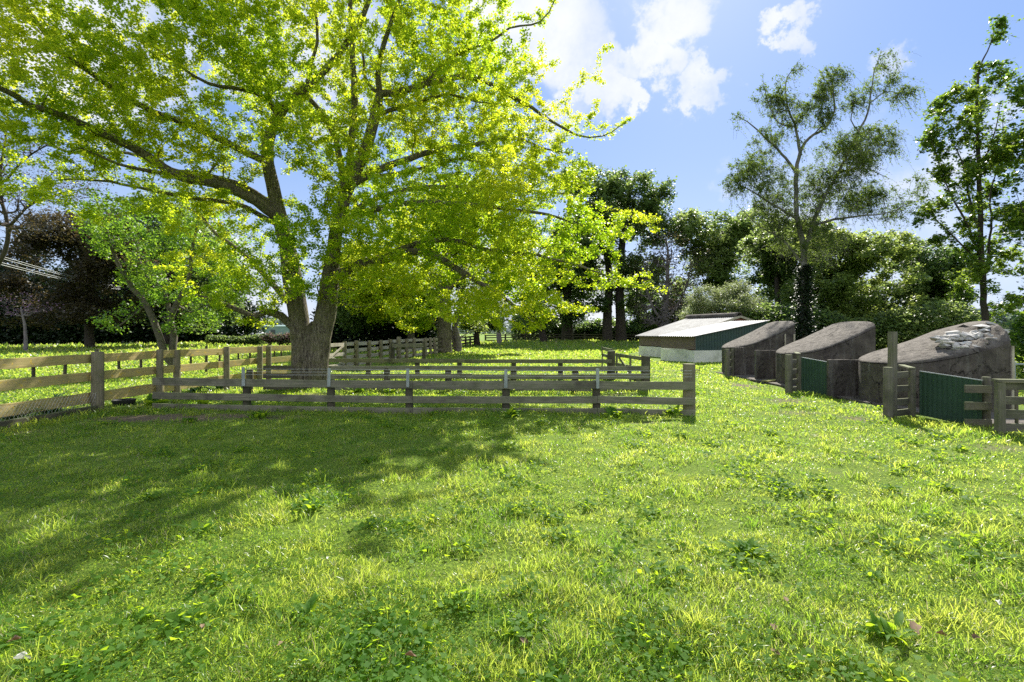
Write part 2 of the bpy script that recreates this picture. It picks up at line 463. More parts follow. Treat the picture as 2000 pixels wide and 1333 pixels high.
M['bark_twig'] = surf_mat('grey twigs', (0.13, 0.11, 0.105), (0.24, 0.21, 0.20), 4, 0.95, 0.3, 0, 4)
M['mud'] = surf_mat('bare soil', (0.09, 0.065, 0.045), (0.20, 0.155, 0.11), 6, 0.95, 1.0, 0, 9)
M['rubber'] = surf_mat('black rubber', (0.018, 0.018, 0.018), (0.035, 0.035, 0.033), 6, 0.6, 0.1)
M['white_paint'] = surf_mat('white car paint', (0.74, 0.75, 0.76), (0.80, 0.81, 0.82), 2, 0.3, 0.0, spec=0.5)
M['glass'] = surf_mat('dark car glass', (0.02, 0.025, 0.03), (0.04, 0.05, 0.06), 2, 0.12, 0.0, spec=0.6)
M['warehouse'] = surf_mat('grey green cladding', (0.16, 0.24, 0.21), (0.20, 0.28, 0.25), 0.5, 0.6, 0.0)
M['gravel'] = surf_mat('pale gravel', (0.30, 0.28, 0.25), (0.42, 0.40, 0.36), 3, 0.95, 0.3)

M['ginkgo'] = leaf_mat('yellow green spring leaves', (0.11, 0.20, 0.010), (0.21, 0.29, 0.016), (0.42, 0.66, 0.02), (0.90, 0.90, 0.04), 0.62, 0.45, 0.35)
M['maple'] = leaf_mat('fresh green leaves', (0.07, 0.15, 0.02), (0.13, 0.22, 0.03), (0.20, 0.42, 0.03), (0.44, 0.62, 0.04), 0.5, 0.4, 0.5)
M['syc'] = leaf_mat('sycamore leaves', (0.045, 0.095, 0.018), (0.09, 0.155, 0.03), (0.16, 0.32, 0.025), (0.42, 0.54, 0.05), 0.5, 0.35, 0.5)
M['birch'] = leaf_mat('small birch leaves', (0.05, 0.09, 0.018), (0.09, 0.135, 0.028), (0.15, 0.25, 0.03), (0.30, 0.40, 0.06), 0.45, 0.7, 0.5, spec=.15)
M['evergreen'] = leaf_mat('dark evergreen leaves', (0.04, 0.07, 0.022), (0.085, 0.13, 0.04), (0.14, 0.25, 0.05), (0.38, 0.50, 0.11), 0.45, 0.45, 0.25)
M['deciduous'] = leaf_mat('mid green leaves', (0.045, 0.08, 0.025), (0.11, 0.155, 0.05), (0.18, 0.30, 0.06), (0.48, 0.58, 0.15), 0.5, 0.45, 0.2)
M['yellowgreen'] = leaf_mat('yellow green leaves', (0.07, 0.11, 0.03), (0.15, 0.20, 0.06), (0.25, 0.37, 0.06), (0.58, 0.66, 0.15), 0.54, 0.45, 0.25)
M['pale_shrub'] = leaf_mat('pale feathery leaves', (0.14, 0.18, 0.07), (0.22, 0.26, 0.11), (0.26, 0.33, 0.10), (0.40, 0.46, 0.17), 0.45, 0.55, 0.6)
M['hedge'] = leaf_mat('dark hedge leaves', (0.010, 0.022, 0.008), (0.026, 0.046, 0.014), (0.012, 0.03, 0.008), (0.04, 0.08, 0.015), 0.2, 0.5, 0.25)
M['copper'] = leaf_mat('copper leaves', (0.026, 0.026, 0.013), (0.06, 0.052, 0.028), (0.07, 0.055, 0.02), (0.19, 0.14, 0.05), 0.35, 0.5, 0.4)
M['pink'] = leaf_mat('pink blossom', (0.34, 0.16, 0.28), (0.50, 0.30, 0.44), (0.3, 0.14, 0.25), (0.4, 0.25, 0.33), 0.4, 0.5, 0.8)
M['rhodo'] = leaf_mat('bush with dusky blossom', (0.05, 0.07, 0.03), (0.10, 0.12, 0.05), (0.1, 0.16, 0.05), (0.2, 0.26, 0.08), 0.35, 0.5, 0.8, (0.35, (0.30, 0.17, 0.16), (0.34, 0.18, 0.16)))
M['strap'] = leaf_mat('glossy strap leaves', (0.02, 0.06, 0.015), (0.05, 0.11, 0.02), (0.08, 0.22, 0.02), (0.2, 0.38, 0.03), 0.35, 0.25, 1.0, spec=0.7)
M['weed'] = leaf_mat('weed leaves', (0.055, 0.14, 0.018), (0.10, 0.20, 0.03), (0.32, 0.52, 0.02), (0.54, 0.68, 0.03), 0.55, 0.65, 2.0, spec=.2)
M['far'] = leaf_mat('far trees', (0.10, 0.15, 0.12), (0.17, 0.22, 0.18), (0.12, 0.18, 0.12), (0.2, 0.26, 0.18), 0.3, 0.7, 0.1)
M['grass'] = leaf_mat('paddock grass', (0.07, 0.15, 0.016), (0.18, 0.255, 0.035), (0.25, 0.48, 0.03), (0.80, 0.86, 0.13), 0.56, 0.36, 2.2,
                      (0.08, (0.34, 0.31, 0.15), (0.46, 0.42, 0.20)), spec=0.6)
M['dead'] = leaf_mat('dry fallen leaves', (0.14, 0.085, 0.045), (0.26, 0.18, 0.11), (0.12, 0.06, 0.03), (0.2, 0.12, 0.06), 0.2, 0.8, 2.0)
M['petal'] = leaf_mat('white petals', (0.7, 0.68, 0.62), (0.8, 0.78, 0.74), (0.5, 0.5, 0.45), (0.6, 0.6, 0.55), 0.25, 0.7, 2.0)

# ground material: soil and turf under the blades
gm, n = new_mat('turf and soil')
tcd = n.n('ShaderNodeTexCoord')
g1 = n.n('ShaderNodeTexNoise', {'Vector': (tcd, 'Object'), 'Scale': 1.1, 'Detail': 8.0, 'Roughness': 0.65})
g2 = n.n('ShaderNodeTexNoise', {'Vector': (tcd, 'Object'), 'Scale': 38.0, 'Detail': 8.0, 'Roughness': 0.75})
g3 = n.n('ShaderNodeTexNoise', {'Vector': (tcd, 'Object'), 'Scale': 0.16, 'Detail': 5.0, 'Roughness': 0.6})
turf = n.mix(n.ramp(g2, [(0.36, 0.0), (0.64, 1.0)]), (0.045, 0.085, 0.012), (0.21, 0.31, 0.035))
turf = n.mix(n.ramp(g3, [(0.4, 0.0), (0.65, 0.5)]), mixo(turf), (0.19, 0.27, 0.035))
bare = n.n('ShaderNodeAttribute', attribute_name='bare')
soil = n.mix(n.ramp(g2, [(0.3, 0.0), (0.7, 1.0)]), (0.09, 0.07, 0.045), (0.24, 0.19, 0.13))
bf = n.math('ADD', (bare, 'Fac'), n.math('MULTIPLY', n.math('SUBTRACT', g2, 0.5), 1.5))
gcol = n.mix(n.ramp(bf, [(0.35, 0.0), (0.6, 1.0)]), mixo(turf), mixo(soil))
bmp = n.n('ShaderNodeBump', {'Height': g2, 'Strength': 0.8, 'Distance': 0.05})
p = n.n('ShaderNodeBsdfPrincipled', {'Base Color': mixo(gcol), 'Roughness': 0.95, 'Normal': bmp, 'Specular IOR Level': 0.15})
n.n('ShaderNodeOutputMaterial', {'Surface': p})
M['ground'] = gm

# ------------------------------------------------------------------ ground
BARE = [(-6.0, 8.3, 1.7, .45, .8), (-4.7, 8.6, 1.3, .3, .75), (-7.4, 7.2, .8, .5, .5), (5.9, 10.4, .7, .6, .55), (6.1, 8.1, .6, .4, .5), (4.6, 6.9, .8, .35, .45),
        (3.5, 5.1, .5, .3, .4), (6.5, 13.4, .5, .8, .6), (6.3, 6.2, .7, .4, .5), (2.2, 8.0, .5, .25, .55), (-5.2, 11.3, 1.6, .6, .6), (-7.2, 9.9, .8, .6, .6), (-6.6, 12.6, .9, .6, .4),
        (5.2, 8.9, .9, .5, .5), (2.5, 11.4, 1.0, .35, .5), (1.6, 15.6, .5, .5, .3)]
def bare_at(x, y):
    b = np.zeros(np.shape(x))
    for (cx, cy, rx, ry, a) in BARE:
        b = np.maximum(b, a * np.exp(-(((x - cx) / rx) ** 2 + ((y - cy) / ry) ** 2)))
    b = b + .35 * np.clip(vnoise(x, y, 1.7, 5) * vnoise(x, y, .5, 9) * 2 - .95, 0, 1)
    return b

def build_ground():
    rs = np.concatenate([np.array([0.0]), np.geomspace(0.8, 18, 230), np.geomspace(18.6, 3000, 90)])
    th = np.linspace(0, 2 * math.pi, 481)[:-1]
    R, T = np.meshgrid(rs[1:], th, indexing='ij')
    X = R * np.sin(T); Y = R * np.cos(T)
    V = np.stack([X, Y, gz(X, Y) * np.clip(1 - (R - 90) / 100, 0, 1)], -1).reshape(-1, 3)
    V = np.vstack([V, [[0, 0, 0]]])
    nr, nt = R.shape
    i = np.arange(nr - 1)[:, None] * nt; j = np.arange(nt)[None, :]; j2 = (j + 1) % nt
    Fq = np.stack([i + j, i + nt + j, i + nt + j2, i + j2], -1).reshape(-1, 4)
    c = len(V) - 1
    Ft = np.stack([np.full(nt, c), np.arange(nt), (np.arange(nt) + 1) % nt], -1)
    me = np_mesh('ground', V, Fq[:, ::-1], Ft[:, ::-1], smooth=True)
    me.flip_normals() if me.polygons[100].normal.z < 0 else None
    a = me.attributes.new('bare', 'FLOAT', 'POINT')
    a.data.foreach_set('value', bare_at(V[:, 0], V[:, 1]).astype(np.float32))
    o = link_mesh('ground', me, M['ground'])
    tag(o, 'grazed green paddock running back to the far trees', 'ground', kind='structure')
build_ground()

# places no blade grows: under the huts, the shed, trunks
def blocked(x, y):
    b = (x > 7.1) & (y > 7.4) & (y < 18.2) & (x < 10.4)
    b |= (x > 7.2 + (y - 25) * .05) & (x < 15) & (y > 23.6 + (x - 8) * .1) & (y < 33)
    b |= ((x + 5.35) ** 2 + (y - 12.9) ** 2) < .5
    return b

def build_grass():
    rng = np.random.default_rng(3)
    def field(N, r0, r1, hs, ws, name, label, a0=-1.02, a1=1.02, clump=0):
        r = np.exp(rng.uniform(math.log(r0), math.log(r1), N))
        th = rng.uniform(a0, a1, N)
        x = r * np.sin(th); y = r * np.cos(th)
        if clump:
            k = clump
            x = np.repeat(x, k) + rng.normal(0, .022 + .004 * np.repeat(r, k)) ; y = np.repeat(y, k) + rng.normal(0, .022 + .004 * np.repeat(r, k)); r = np.repeat(r, k)
        n1 = vnoise(x, y, .8, 1); n2 = vnoise(x, y, 3.2, 2); n3 = vnoise(x, y, 9.0, 3)
        fd = np.clip((r - 10) / 15, 0, 1); keep = ~blocked(x, y) & (rng.uniform(0, 1, len(x)) > bare_at(x, y) * 1.35) & (rng.uniform(0, 1, len(x)) < .25 + n3 * 1.0 + fd * .75)
        x, y, r, n1, n2, n3 = (q[keep] for q in (x, y, r, n1, n2, n3))
        N = len(x)
        h = hs * (.35 + .5 * n1 + 2.0 * n2 ** 2.5 + 1.3 * n3 ** 2.5) * rng.uniform(.5, 1.4, N)
        wd = ws * np.maximum(.0032, .00105 * r) * rng.uniform(.6, 1.4, N)
        wd = wd * (1 + .045 * np.clip(r - 9, 0, 40)); h = np.maximum(h, wd * 1.4) * (1 + .010 * r)
        az = rng.uniform(0, 2 * math.pi, N) + 0
        lean = np.abs(rng.normal(1.0, .42, N)).clip(.1, 1.5)
        faz = rng.uniform(0, 2 * math.pi, N)
        sx = np.cos(faz); sy = np.sin(faz)
        lx = np.cos(az) * np.sin(lean); ly = np.sin(az) * np.sin(lean); lz = np.cos(lean)
        z0 = gz(x, y) - .004
        b = np.stack([x, y, z0], -1); L = np.stack([lx, ly, lz], -1); Sd = np.stack([sx, sy, np.zeros(N)], -1)
        mid = b + (L * .45 + np.array([0, 0, .14])) * h[:, None]
        tip = b + (L * 1.0) * h[:, None] + np.array([0, 0, .02]) * h[:, None]
        w1 = (Sd * wd[:, None])
        V = np.stack([b - w1 * .4, b + w1 * .4, mid + w1 * .5, mid - w1 * .5, tip], 1).reshape(-1, 3)
        i = np.arange(N) * 5
        Fq = np.stack([i, i + 1, i + 2, i + 3], -1); Ft = np.stack([i + 3, i + 2, i + 4], -1)
        rn = rng.uniform(0, 1, N)
        me = np_mesh(name, V, Fq, Ft, {'rnd': np.concatenate([rn, rn])})
        o = link_mesh(name, me, M['grass'])
        tag(o, label, 'grass', kind='stuff')
    field(1000000, 1.5, 60, .031, 1.1, 'grass', 'short bright green pasture grass over the whole paddock')
    # clover-like flat leaflets between the blades
    N = 260000
    r = np.exp(rng.uniform(math.log(1.5), math.log(22), N)); th = rng.uniform(-1.02, 1.02, N)
    x = r * np.sin(th); y = r * np.cos(th)
    k = ~blocked(x, y) & (vnoise(x, y, 1.3, 7) > .42) & (rng.uniform(0, 1, N) > bare_at(x, y) * 1.6)
    x, y, r = x[k], y[k], r[k]
    z = gz(x, y) + rng.uniform(.008, .04, len(x))
    P_ = [np.stack([x, y, z], -1)]; S_ = [np.maximum(.010, .0021 * r) * rng.uniform(.5, 1.6, len(x))]
    for _ in range(230):   # patches of broader leaves
        rr = math.exp(rng.uniform(math.log(1.9), math.log(13))); tt = rng.uniform(-.9, .9); c_ = int(rng.uniform(25, 110)); sp_ = rng.uniform(.04, .16)
        q = np.array([rr * math.sin(tt), rr * math.cos(tt)]) + rng.normal(0, sp_, (c_, 2))
        q = q[~blocked(q[:, 0], q[:, 1])]
        P_.append(np.column_stack([q, gz(q[:, 0], q[:, 1]) + rng.uniform(.01, .06, len(q))])); S_.append(rng.uniform(.014, .042, len(q)) * (1 + .05 * rr))
    leaves_obj('clover', np.vstack(P_), np.concatenate(S_), 'weed', None, rng, flat=1.0)
    o = bpy.data.objects['clover']
    tag(o, 'low clover and small weeds growing through the pasture grass', 'clover', kind='stuff')
    # longer tufts along the fences
    P = []
    for (x0, y0, x1, y1, cnt, sp) in [(-6.8, 9.1, 3.0, 8.5, 2300, .22), (-7.5, 6.5, -7.3, 9.1, 1500, .2), (-6.2, 12.1, 3.2, 11.8, 2600, .2), (-6.0, 15.2, 2.9, 14.8, 1500, .18),
                                      (6.4, 8.1, 7.1, 7.1, 1100, .16), (6.7, 11.5, 7.1, 10.8, 500, .14), (7.0, 15.5, 7.2, 14.4, 350, .14), (-5.3, 12.4, -5.3, 12.5, 260, .45), (-6.9, 9.4, -6.7, 13, 700, .25),
                                      (7.4, 22.4, 9.0, 21.8, 200, .2), (8.9, 5.4, 6.6, 6.9, 1200, .2)]:
        u = rng.uniform(0, 1, cnt)
        P.append(np.stack([x0 + (x1 - x0) * u + rng.normal(0, sp, cnt), y0 + (y1 - y0) * u + rng.normal(0, sp, cnt)], -1))
    # scattered tufts in the open
    for _ in range(120):
        rr = math.exp(rng.uniform(math.log(2.2), math.log(14))); tt = rng.uniform(-.85, .85)
        cx, cy = rr * math.sin(tt), rr * math.cos(tt)
        c = int(rng.uniform(20, 70)); s_ = rng.uniform(.03, .09)
        P.append(np.stack([cx + rng.normal(0, s_, c), cy + rng.normal(0, s_, c)], -1))
    P = np.vstack(P); P = P[~blocked(P[:, 0], P[:, 1])]
    N = len(P)
    x, y = P.T; r = np.hypot(x, y)
    h = rng.uniform(.04, .13, N) * (.6 + vnoise(x, y, 2.5, 11)); wd = np.maximum(.004, .0011 * r) * rng.uniform(.7, 1.4, N)
    az = rng.uniform(0, 2 * math.pi, N); lean = rng.uniform(.3, 1.25, N); faz = rng.uniform(0, 2 * math.pi, N)
    L1 = np.stack([np.cos(az) * np.sin(lean * .5), np.sin(az) * np.sin(lean * .5), np.cos(lean * .5)], -1)
    L2 = np.stack([np.cos(az) * np.sin(lean * 1.6), np.sin(az) * np.sin(lean * 1.6), np.cos(lean * 1.6)], -1)
    Sd = np.stack([np.cos(faz), np.sin(faz), faz * 0], -1) * wd[:, None]
    b = np.stack([x, y, gz(x, y) - .004], -1)
    mid = b + L1 * h[:, None] * .6; tip = mid + L2 * h[:, None] * .5
    V = np.stack([b - Sd * .45, b + Sd * .45, mid + Sd * .5, mid - Sd * .5, tip], 1).reshape(-1, 3)
    i = np.arange(N) * 5
    rn = rng.uniform(0, .93, N)
    me = np_mesh('long_grass', V, np.stack([i, i + 1, i + 2, i + 3], -1), np.stack([i + 3, i + 2, i + 4], -1), {'rnd': np.concatenate([rn, rn])})
    tag(link_mesh('long_grass', me, M['grass']), 'longer grass tufts along the fence feet and dotted over the paddock', 'long grass', kind='stuff')

def leaf_geo(C, size, rng, flat=0.6, aspect=.9, D=None, fold=.12):
    N = len(C)
    size = np.broadcast_to(size, (N,))
    n = rng.normal(0, 1, (N, 3)); n[:, 2] += flat * 1.6 * np.sign(n[:, 2] + 1e-9)
    n /= np.linalg.norm(n, axis=1)[:, None]
    d = rng.normal(0, 1, (N, 3))
    if D is not None: d = d * .6 + D
    d -= (d * n).sum(1)[:, None] * n
    d /= np.linalg.norm(d, axis=1)[:, None] + 1e-9
    s = np.cross(n, d)
    sz = size[:, None]
    V = np.stack([C - d * sz * .5, C + (s * aspect * .5 + d * .12 + n * fold) * sz, C + d * sz * .5, C + (-s * aspect * .5 + d * .12 + n * fold) * sz], 1).reshape(-1, 3)
    i = np.arange(N) * 4
    return V, np.stack([i, i + 1, i + 2, i + 3], -1)

def leaves_obj(name, C, size, mat, parent, rng, flat=.6, aspect=.9, D=None):
    V, Fq = leaf_geo(C, size, rng, flat, aspect, D)
    me = np_mesh(name, V, Fq, None, {'rnd': rng.uniform(0, 1, len(C))})
    return link_mesh(name, me, M[mat], parent)

build_grass()

# ------------------------------------------------------------------ trees
def resample(P, step):
    P = np.asarray(P, float)
    # Catmull-Rom through the points (x,y,z,r)
    Q = np.vstack([2 * P[0] - P[1], P, 2 * P[-1] - P[-2]])
    out = []
    for i in range(1, len(Q) - 2):
        L = np.linalg.norm(Q[i + 1, :3] - Q[i, :3]); k = max(1, int(round(L / step)))
        for j in range(k):
            t = j / k
            out.append(.5 * ((2 * Q[i]) + (-Q[i - 1] + Q[i + 1]) * t + (2 * Q[i - 1] - 5 * Q[i] + 4 * Q[i + 1] - Q[i + 2]) * t * t + (-Q[i - 1] + 3 * Q[i] - 3 * Q[i + 1] + Q[i + 2]) * t ** 3))
    out.append(P[-1])
    return np.array(out)

def grow(limbs, targets, rng, step=.4, pl=.22, bend=.35, wob=.05, rise=0.0, tip_r=.004, expo=2.3, sort_root=None, rmax=None):
    cap = 60 + sum(len(l) * 40 for l in limbs) + len(targets) * 14
    P = np.zeros((cap, 3)); par = np.full(cap, -1); plen = np.zeros(cap); rmin = np.zeros(cap); n = 0
    def add(p, pa, r=0.0):
        nonlocal n, P, par, plen, rmin, cap
        if n >= cap:
            P = np.vstack([P, np.zeros_like(P)]); par = np.concatenate([par, np.full(cap, -1)]); plen = np.concatenate([plen, np.zeros(cap)]); rmin = np.concatenate([rmin, np.zeros(cap)]); cap *= 2
        P[n] = p; par[n] = pa; rmin[n] = r
        plen[n] = 0 if pa < 0 else plen[pa] + np.linalg.norm(P[pa] - p)
        n += 1
        return n - 1
    for li, l in enumerate(limbs):
        A = resample([q[:4] for q in l], step)
        if li and not (len(l[0]) > 4):
            d = np.linalg.norm(P[:n] - A[0, :3], axis=1)
            last = int(np.argmin(d))
            st = 1 if d[last] < .5 else 0
        else:
            last, st = -1, 0
        for a in A[st:]:
            q = a[:3] + rng.normal(0, wob * .25, 3) * (1 if last >= 0 else 0)
            last = add(q, last, a[3])
    root = P[0].copy() if sort_root is None else np.array(sort_root)
    T = targets[np.argsort(np.linalg.norm(targets - root, axis=1))]
    for t in T:
        dv = t - P[:n]
        d = np.sqrt((dv ** 2).sum(1))
        cost = d + pl * plen[:n] - .30 * dv[:, 2].clip(-2, .5) * 0
        k = int(np.argmin(cost))
        L = d[k]
        if L < .08: continue
        pa = par[k]
        td = (P[k] - P[pa]) if pa >= 0 else np.array([0, 0, 1.0])
        td = td / (np.linalg.norm(td) + 1e-9)
        ctrl = P[k] + td * L * bend + np.array([0, 0, rise * L])
        m = max(2, int(math.ceil(L / step)))
        last = k
        for j in range(1, m + 1):
            u = j / m
            q = (1 - u) ** 2 * P[k] + 2 * u * (1 - u) * ctrl + u * u * t
            q = q + rng.normal(0, wob, 3) * (min(1, L) if j < m else 0)
            last = add(q, last)
    P = P[:n]; par = par[:n]; rmin = rmin[:n]
    kids = [[] for _ in range(n)]
    for i in range(n):
        if par[i] >= 0: kids[par[i]].append(i)
    acc = np.zeros(n); r = np.zeros(n)
    for i in range(n - 1, -1, -1):
        if not kids[i]: acc[i] = tip_r ** expo
        rr = acc[i] ** (1 / expo)
        r[i] = rr
        if par[i] >= 0: acc[par[i]] += acc[i] * (1.0) + (tip_r * .12) ** expo
    if rmax: r = np.minimum(r, rmax)
    has = rmin > 0
    r[has] = rmin[has]
    # a child branch is never thicker than what carries it
    for i in range(n):
        if par[i] >= 0: r[i] = min(r[i], r[par[i]] * (1.0 if has[i] else .82))
    return P, par, r, kids, acc

def tube_mesh(P, par, r, kids, acc, flute=0.0, rng=None):
    V = []; Fc = []; base = 0
    n = len(P)
    start = [i for i in range(n) if par[i] < 0]
    stack = [(s, -1) for s in start]
    while stack:
        s, pa = stack.pop()
        chain = [s]; 
        while kids[chain[-1]]:
            ks = kids[chain[-1]]
            m = max(ks, key=lambda q: (r[q], acc[q]))
            for q in ks:
                if q != m: stack.append((q, chain[-1]))
            chain.append(m)
        idx = ([pa] if pa >= 0 else []) + chain
        if len(idx) < 2: continue
        C = P[idx]; R = r[idx].copy()
        if pa >= 0: R[0] = min(R[0], R[1] * 1.15)
        R[-1] *= .5
        mr = R.max()
        k = 16 if mr > .2 else 9 if mr > .07 else 5 if mr > .02 else 3
        T = np.gradient(C, axis=0); T /= np.linalg.norm(T, axis=1)[:, None] + 1e-9
        ax = np.argmin(np.abs(T).max(axis=0)); ref = np.zeros(3); ref[ax] = 1
        A = np.cross(T, ref); A /= np.linalg.norm(A, axis=1)[:, None] + 1e-9
        B = np.cross(T, A)
        th = 2 * np.pi * np.arange(k) / k
        Rr = np.repeat(R[:, None], k, 1)
        if flute and mr > .1:
            ph = np.cumsum(np.random.RandomState(len(idx)).normal(0, .12, len(idx)))
            Rr = Rr * (1 + flute * np.sin(3 * th[None] + ph[:, None]) + flute * .7 * np.sin(5 * th[None] + 1 + 2 * ph[:, None]) + flute * .5 * np.sin(8 * th[None] - ph[:, None]))
        ring = C[:, None] + (A[:, None] * np.cos(th)[None, :, None] + B[:, None] * np.sin(th)[None, :, None]) * Rr[..., None]
        V.append(ring.reshape(-1, 3))
        m = len(idx)
        i = np.arange(m - 1)[:, None] * k; j = np.arange(k)[None]; j2 = (j + 1) % k
        Fc.append(np.stack([i + j, i + j2, i + k + j2, i + k + j], -1).reshape(-1, 4) + base)
        base += m * k
    return np.vstack(V), np.vstack(Fc)

def sample_lobes(lobes, n, rng, gap=0.0, gs=.5, seed=0, shell=.5):
    """random points in a union of ellipsoids, fewer inside, with gaps"""
    L2 = []
    for l in lobes:
        l = list(l) + ([1.0] if len(l) < 7 else [])
        L2.append(tuple(l[:3]) + (l[3] * .8, l[4] * .8, l[5] * .8, l[6] * .55))
        for _ in range(7):
            d = rng.normal(0, 1, 3); d /= np.linalg.norm(d)
            f = rng.uniform(.28, .48); o = rng.uniform(.55, .85)
            L2.append((l[0] + d[0] * l[3] * o, l[1] + d[1] * l[4] * o, l[2] + d[2] * l[5] * o, l[3] * f, l[4] * f, l[5] * f, l[6] * 1.0))
    lobes = L2
    vol = np.array([l[3] * l[4] ** .5 * l[5] * l[6] for l in lobes]); vol = vol / vol.sum()
    out = []
    while sum(map(len, out)) < n:
        k = rng.choice(len(lobes), n, p=vol)
        L = np.array([l[:6] for l in lobes])[k]
        d = rng.normal(0, 1, (n, 3)); d /= np.linalg.norm(d, axis=1)[:, None]
        rad = rng.uniform(0, 1, n) ** (1 / 3.0 * (1 - shell * .6))
        q = L[:, :3] + d * rad[:, None] * L[:, 3:6]
        if gap > 0:
            g = (vnoise(q[:, 0] + q[:, 2] * .7, q[:, 1] * .8 + q[:, 2], gs, seed) + vnoise(q[:, 0] - q[:, 2], q[:, 1] + 7, gs * 2.1, seed + 1) * .6) / 1.6
            q = q[g > gap]
        out.append(q)
    return np.vstack(out)[:n]

def tree(name, label, base, limbs, lobes, ntarget, nleaf, leafsize, leafmat, bark, group=None, seed=1, step=.4, sigma=.12, gap=.0, gs=.5, flat=.5,
         pl=.22, rise=0.0, bend=.35, tip_r=.004, thr=.02, flute=0.0, cat='tree', aspect=.9, shell=.5, along=0.0, wob=.05, extra_targets=None, expo=2.3, zmin=None, rmax=None, droop=0.0, hang=None):
    rng = np.random.default_rng(seed)
    root = empty(name, base, 0, label, cat, group)
    b = np.array(base, float)
    T = sample_lobes(lobes, ntarget, rng, gap, gs, seed, shell)
    if zmin is not None: T = T[T[:, 2] > zmin]
    if extra_targets is not None: T = np.vstack([T, extra_targets])
    P, par, r, kids, acc = grow(limbs, T, rng, step, pl, bend, wob, rise, tip_r, expo, rmax=rmax)
    V, Fc = tube_mesh(P, par, r, kids, acc, flute)
    me = np_mesh('trunk', V - b, Fc[:, ::-1], None, smooth=True)
    link_mesh('trunk', me, M[bark], root)
    HC = None
    if hang:   # (how many, length, direction, leaves on each)
        nh, hl, hd, hn_ = hang
        e0 = np.where((par >= 0) & (r < thr))[0]
        k0 = rng.choice(e0, nh); tt = np.linspace(0, 1, 6)[None, :, None]
        L0 = hl * rng.uniform(.4, 1.4, nh)[:, None, None]
        d0 = rng.normal(0, .45, (nh, 1, 3)) + np.array(hd)[None, None]
        d0[..., 2] = np.minimum(d0[..., 2], .1)
        up = rng.normal(0, .5, (nh, 1, 3)); up[..., 2] = .45
        C0 = P[k0][:, None] + (up * tt * (1 - tt) + d0 * tt ** 1.3) * L0
        mb_v = []; mb_f = []
        for a_ in range(3):
            off = np.array([[.5, 0, .3], [-.5, .3, 0], [0, -.5, -.3]])[a_] * tip_r * 1.1
            mb_v.append(C0 + off)
        VV = np.stack(mb_v, 2).reshape(-1, 3)   # nh,6,3
        b0 = (np.arange(nh) * 18)[:, None, None] + (np.arange(5) * 3)[None, :, None]
        j0 = np.arange(3)[None, None]; j1 = (j0 + 1) % 3
        FF = np.stack([b0 + j0, b0 + j1, b0 + 3 + j1, b0 + 3 + j0], -1).reshape(-1, 4)
        me = np_mesh('twigs', VV - b, FF); link_mesh('twigs', me, M[bark], root)['kind'] = 'stuff'
        seg = rng.integers(0, 5, (nh, hn_)); uu = rng.uniform(0, 1, (nh, hn_))[..., None]
        ar = np.arange(nh)[:, None]
        HC = (C0[ar, seg] * (1 - uu) + C0[ar, seg + 1] * uu).reshape(-1, 3) + rng.normal(0, sigma * .45, (nh * hn_, 3))
    if nleaf:
        e = np.where((par >= 0) & (r < thr))[0]
        L = np.linalg.norm(P[e] - P[par[e]], axis=1)
        tipw = np.array([3.0 if not kids[i] else 1.0 for i in e])
        k = rng.choice(e, nleaf, p=L * tipw / (L * tipw).sum())
        u = rng.uniform(0, 1, nleaf)[:, None]
        c = P[k] * u + P[par[k]] * (1 - u) + rng.normal(0, 1, (nleaf, 3)) * sigma * np.array([1, 1, .75])
        if droop: c[:, 2] -= np.abs(rng.normal(0, droop, nleaf))
        D = (P[k] - P[par[k]]); D /= np.linalg.norm(D, axis=1)[:, None] + 1e-9
        if HC is not None:
            c = np.vstack([c, HC]); D = np.vstack([D, np.repeat(d0[:, 0], hn_, 0)])
        leaves_obj('crown', c - b, leafsize * rng.uniform(.45, 1.5, len(c)), leafmat, root, rng, flat, aspect, D * along if along else None)
    return root

def limb(pts, Y0, r0, Y1=None, r1=None):
    """px,py points -> x,y,z,r points; depth and radius run from the first to the last value"""
    n = len(pts); Y1 = Y0 if Y1 is None else Y1; r1 = r0 if r1 is None else r1
    out = []
    for i, (px, py) in enumerate(pts):
        u = i / (n - 1)
        q = at(px, py, Y0 + (Y1 - Y0) * u)
        out.append((q[0], q[1], q[2], r0 + (r1 - r0) * u))
    return out

def lobe(px, py, Y, rpx, rpy, ry, wgt=1.0):
    c = at(px, py, Y)
    return (c[0], c[1], c[2], rpx * Y / F, ry, rpy * Y / F, wgt)

# --- the big maidenhair-like tree
YT = 12.9
G = []
def limbr(pts, Y):
    return [(*at(a, b_, Y), r_) for a, b_, r_ in pts]
G.append(limbr([(590, 768, .40), (590, 745, .31), (589, 700, .25), (585, 650, .285), (580, 605, .29), (571, 550, .25), (560, 480, .20), (546, 425, .18)], YT))
G.append(limbr([(622, 768, .37), (621, 745, .29), (623, 700, .265), (628, 660, .275), (635, 620, .27), (640, 590, .25), (646, 540, .215), (652, 480, .175), (663, 425, .17), (676, 378, .18)], YT - .1))
G[1][0] = G[1][0] + (1,)
G.append(limbr([(607, 768, .36), (607, 745, .27), (606, 700, .22), (607, 660, .19), (609, 638, .10), (610, 628, .03)], YT - .03)); G[2][0] = G[2][0] + (1,)
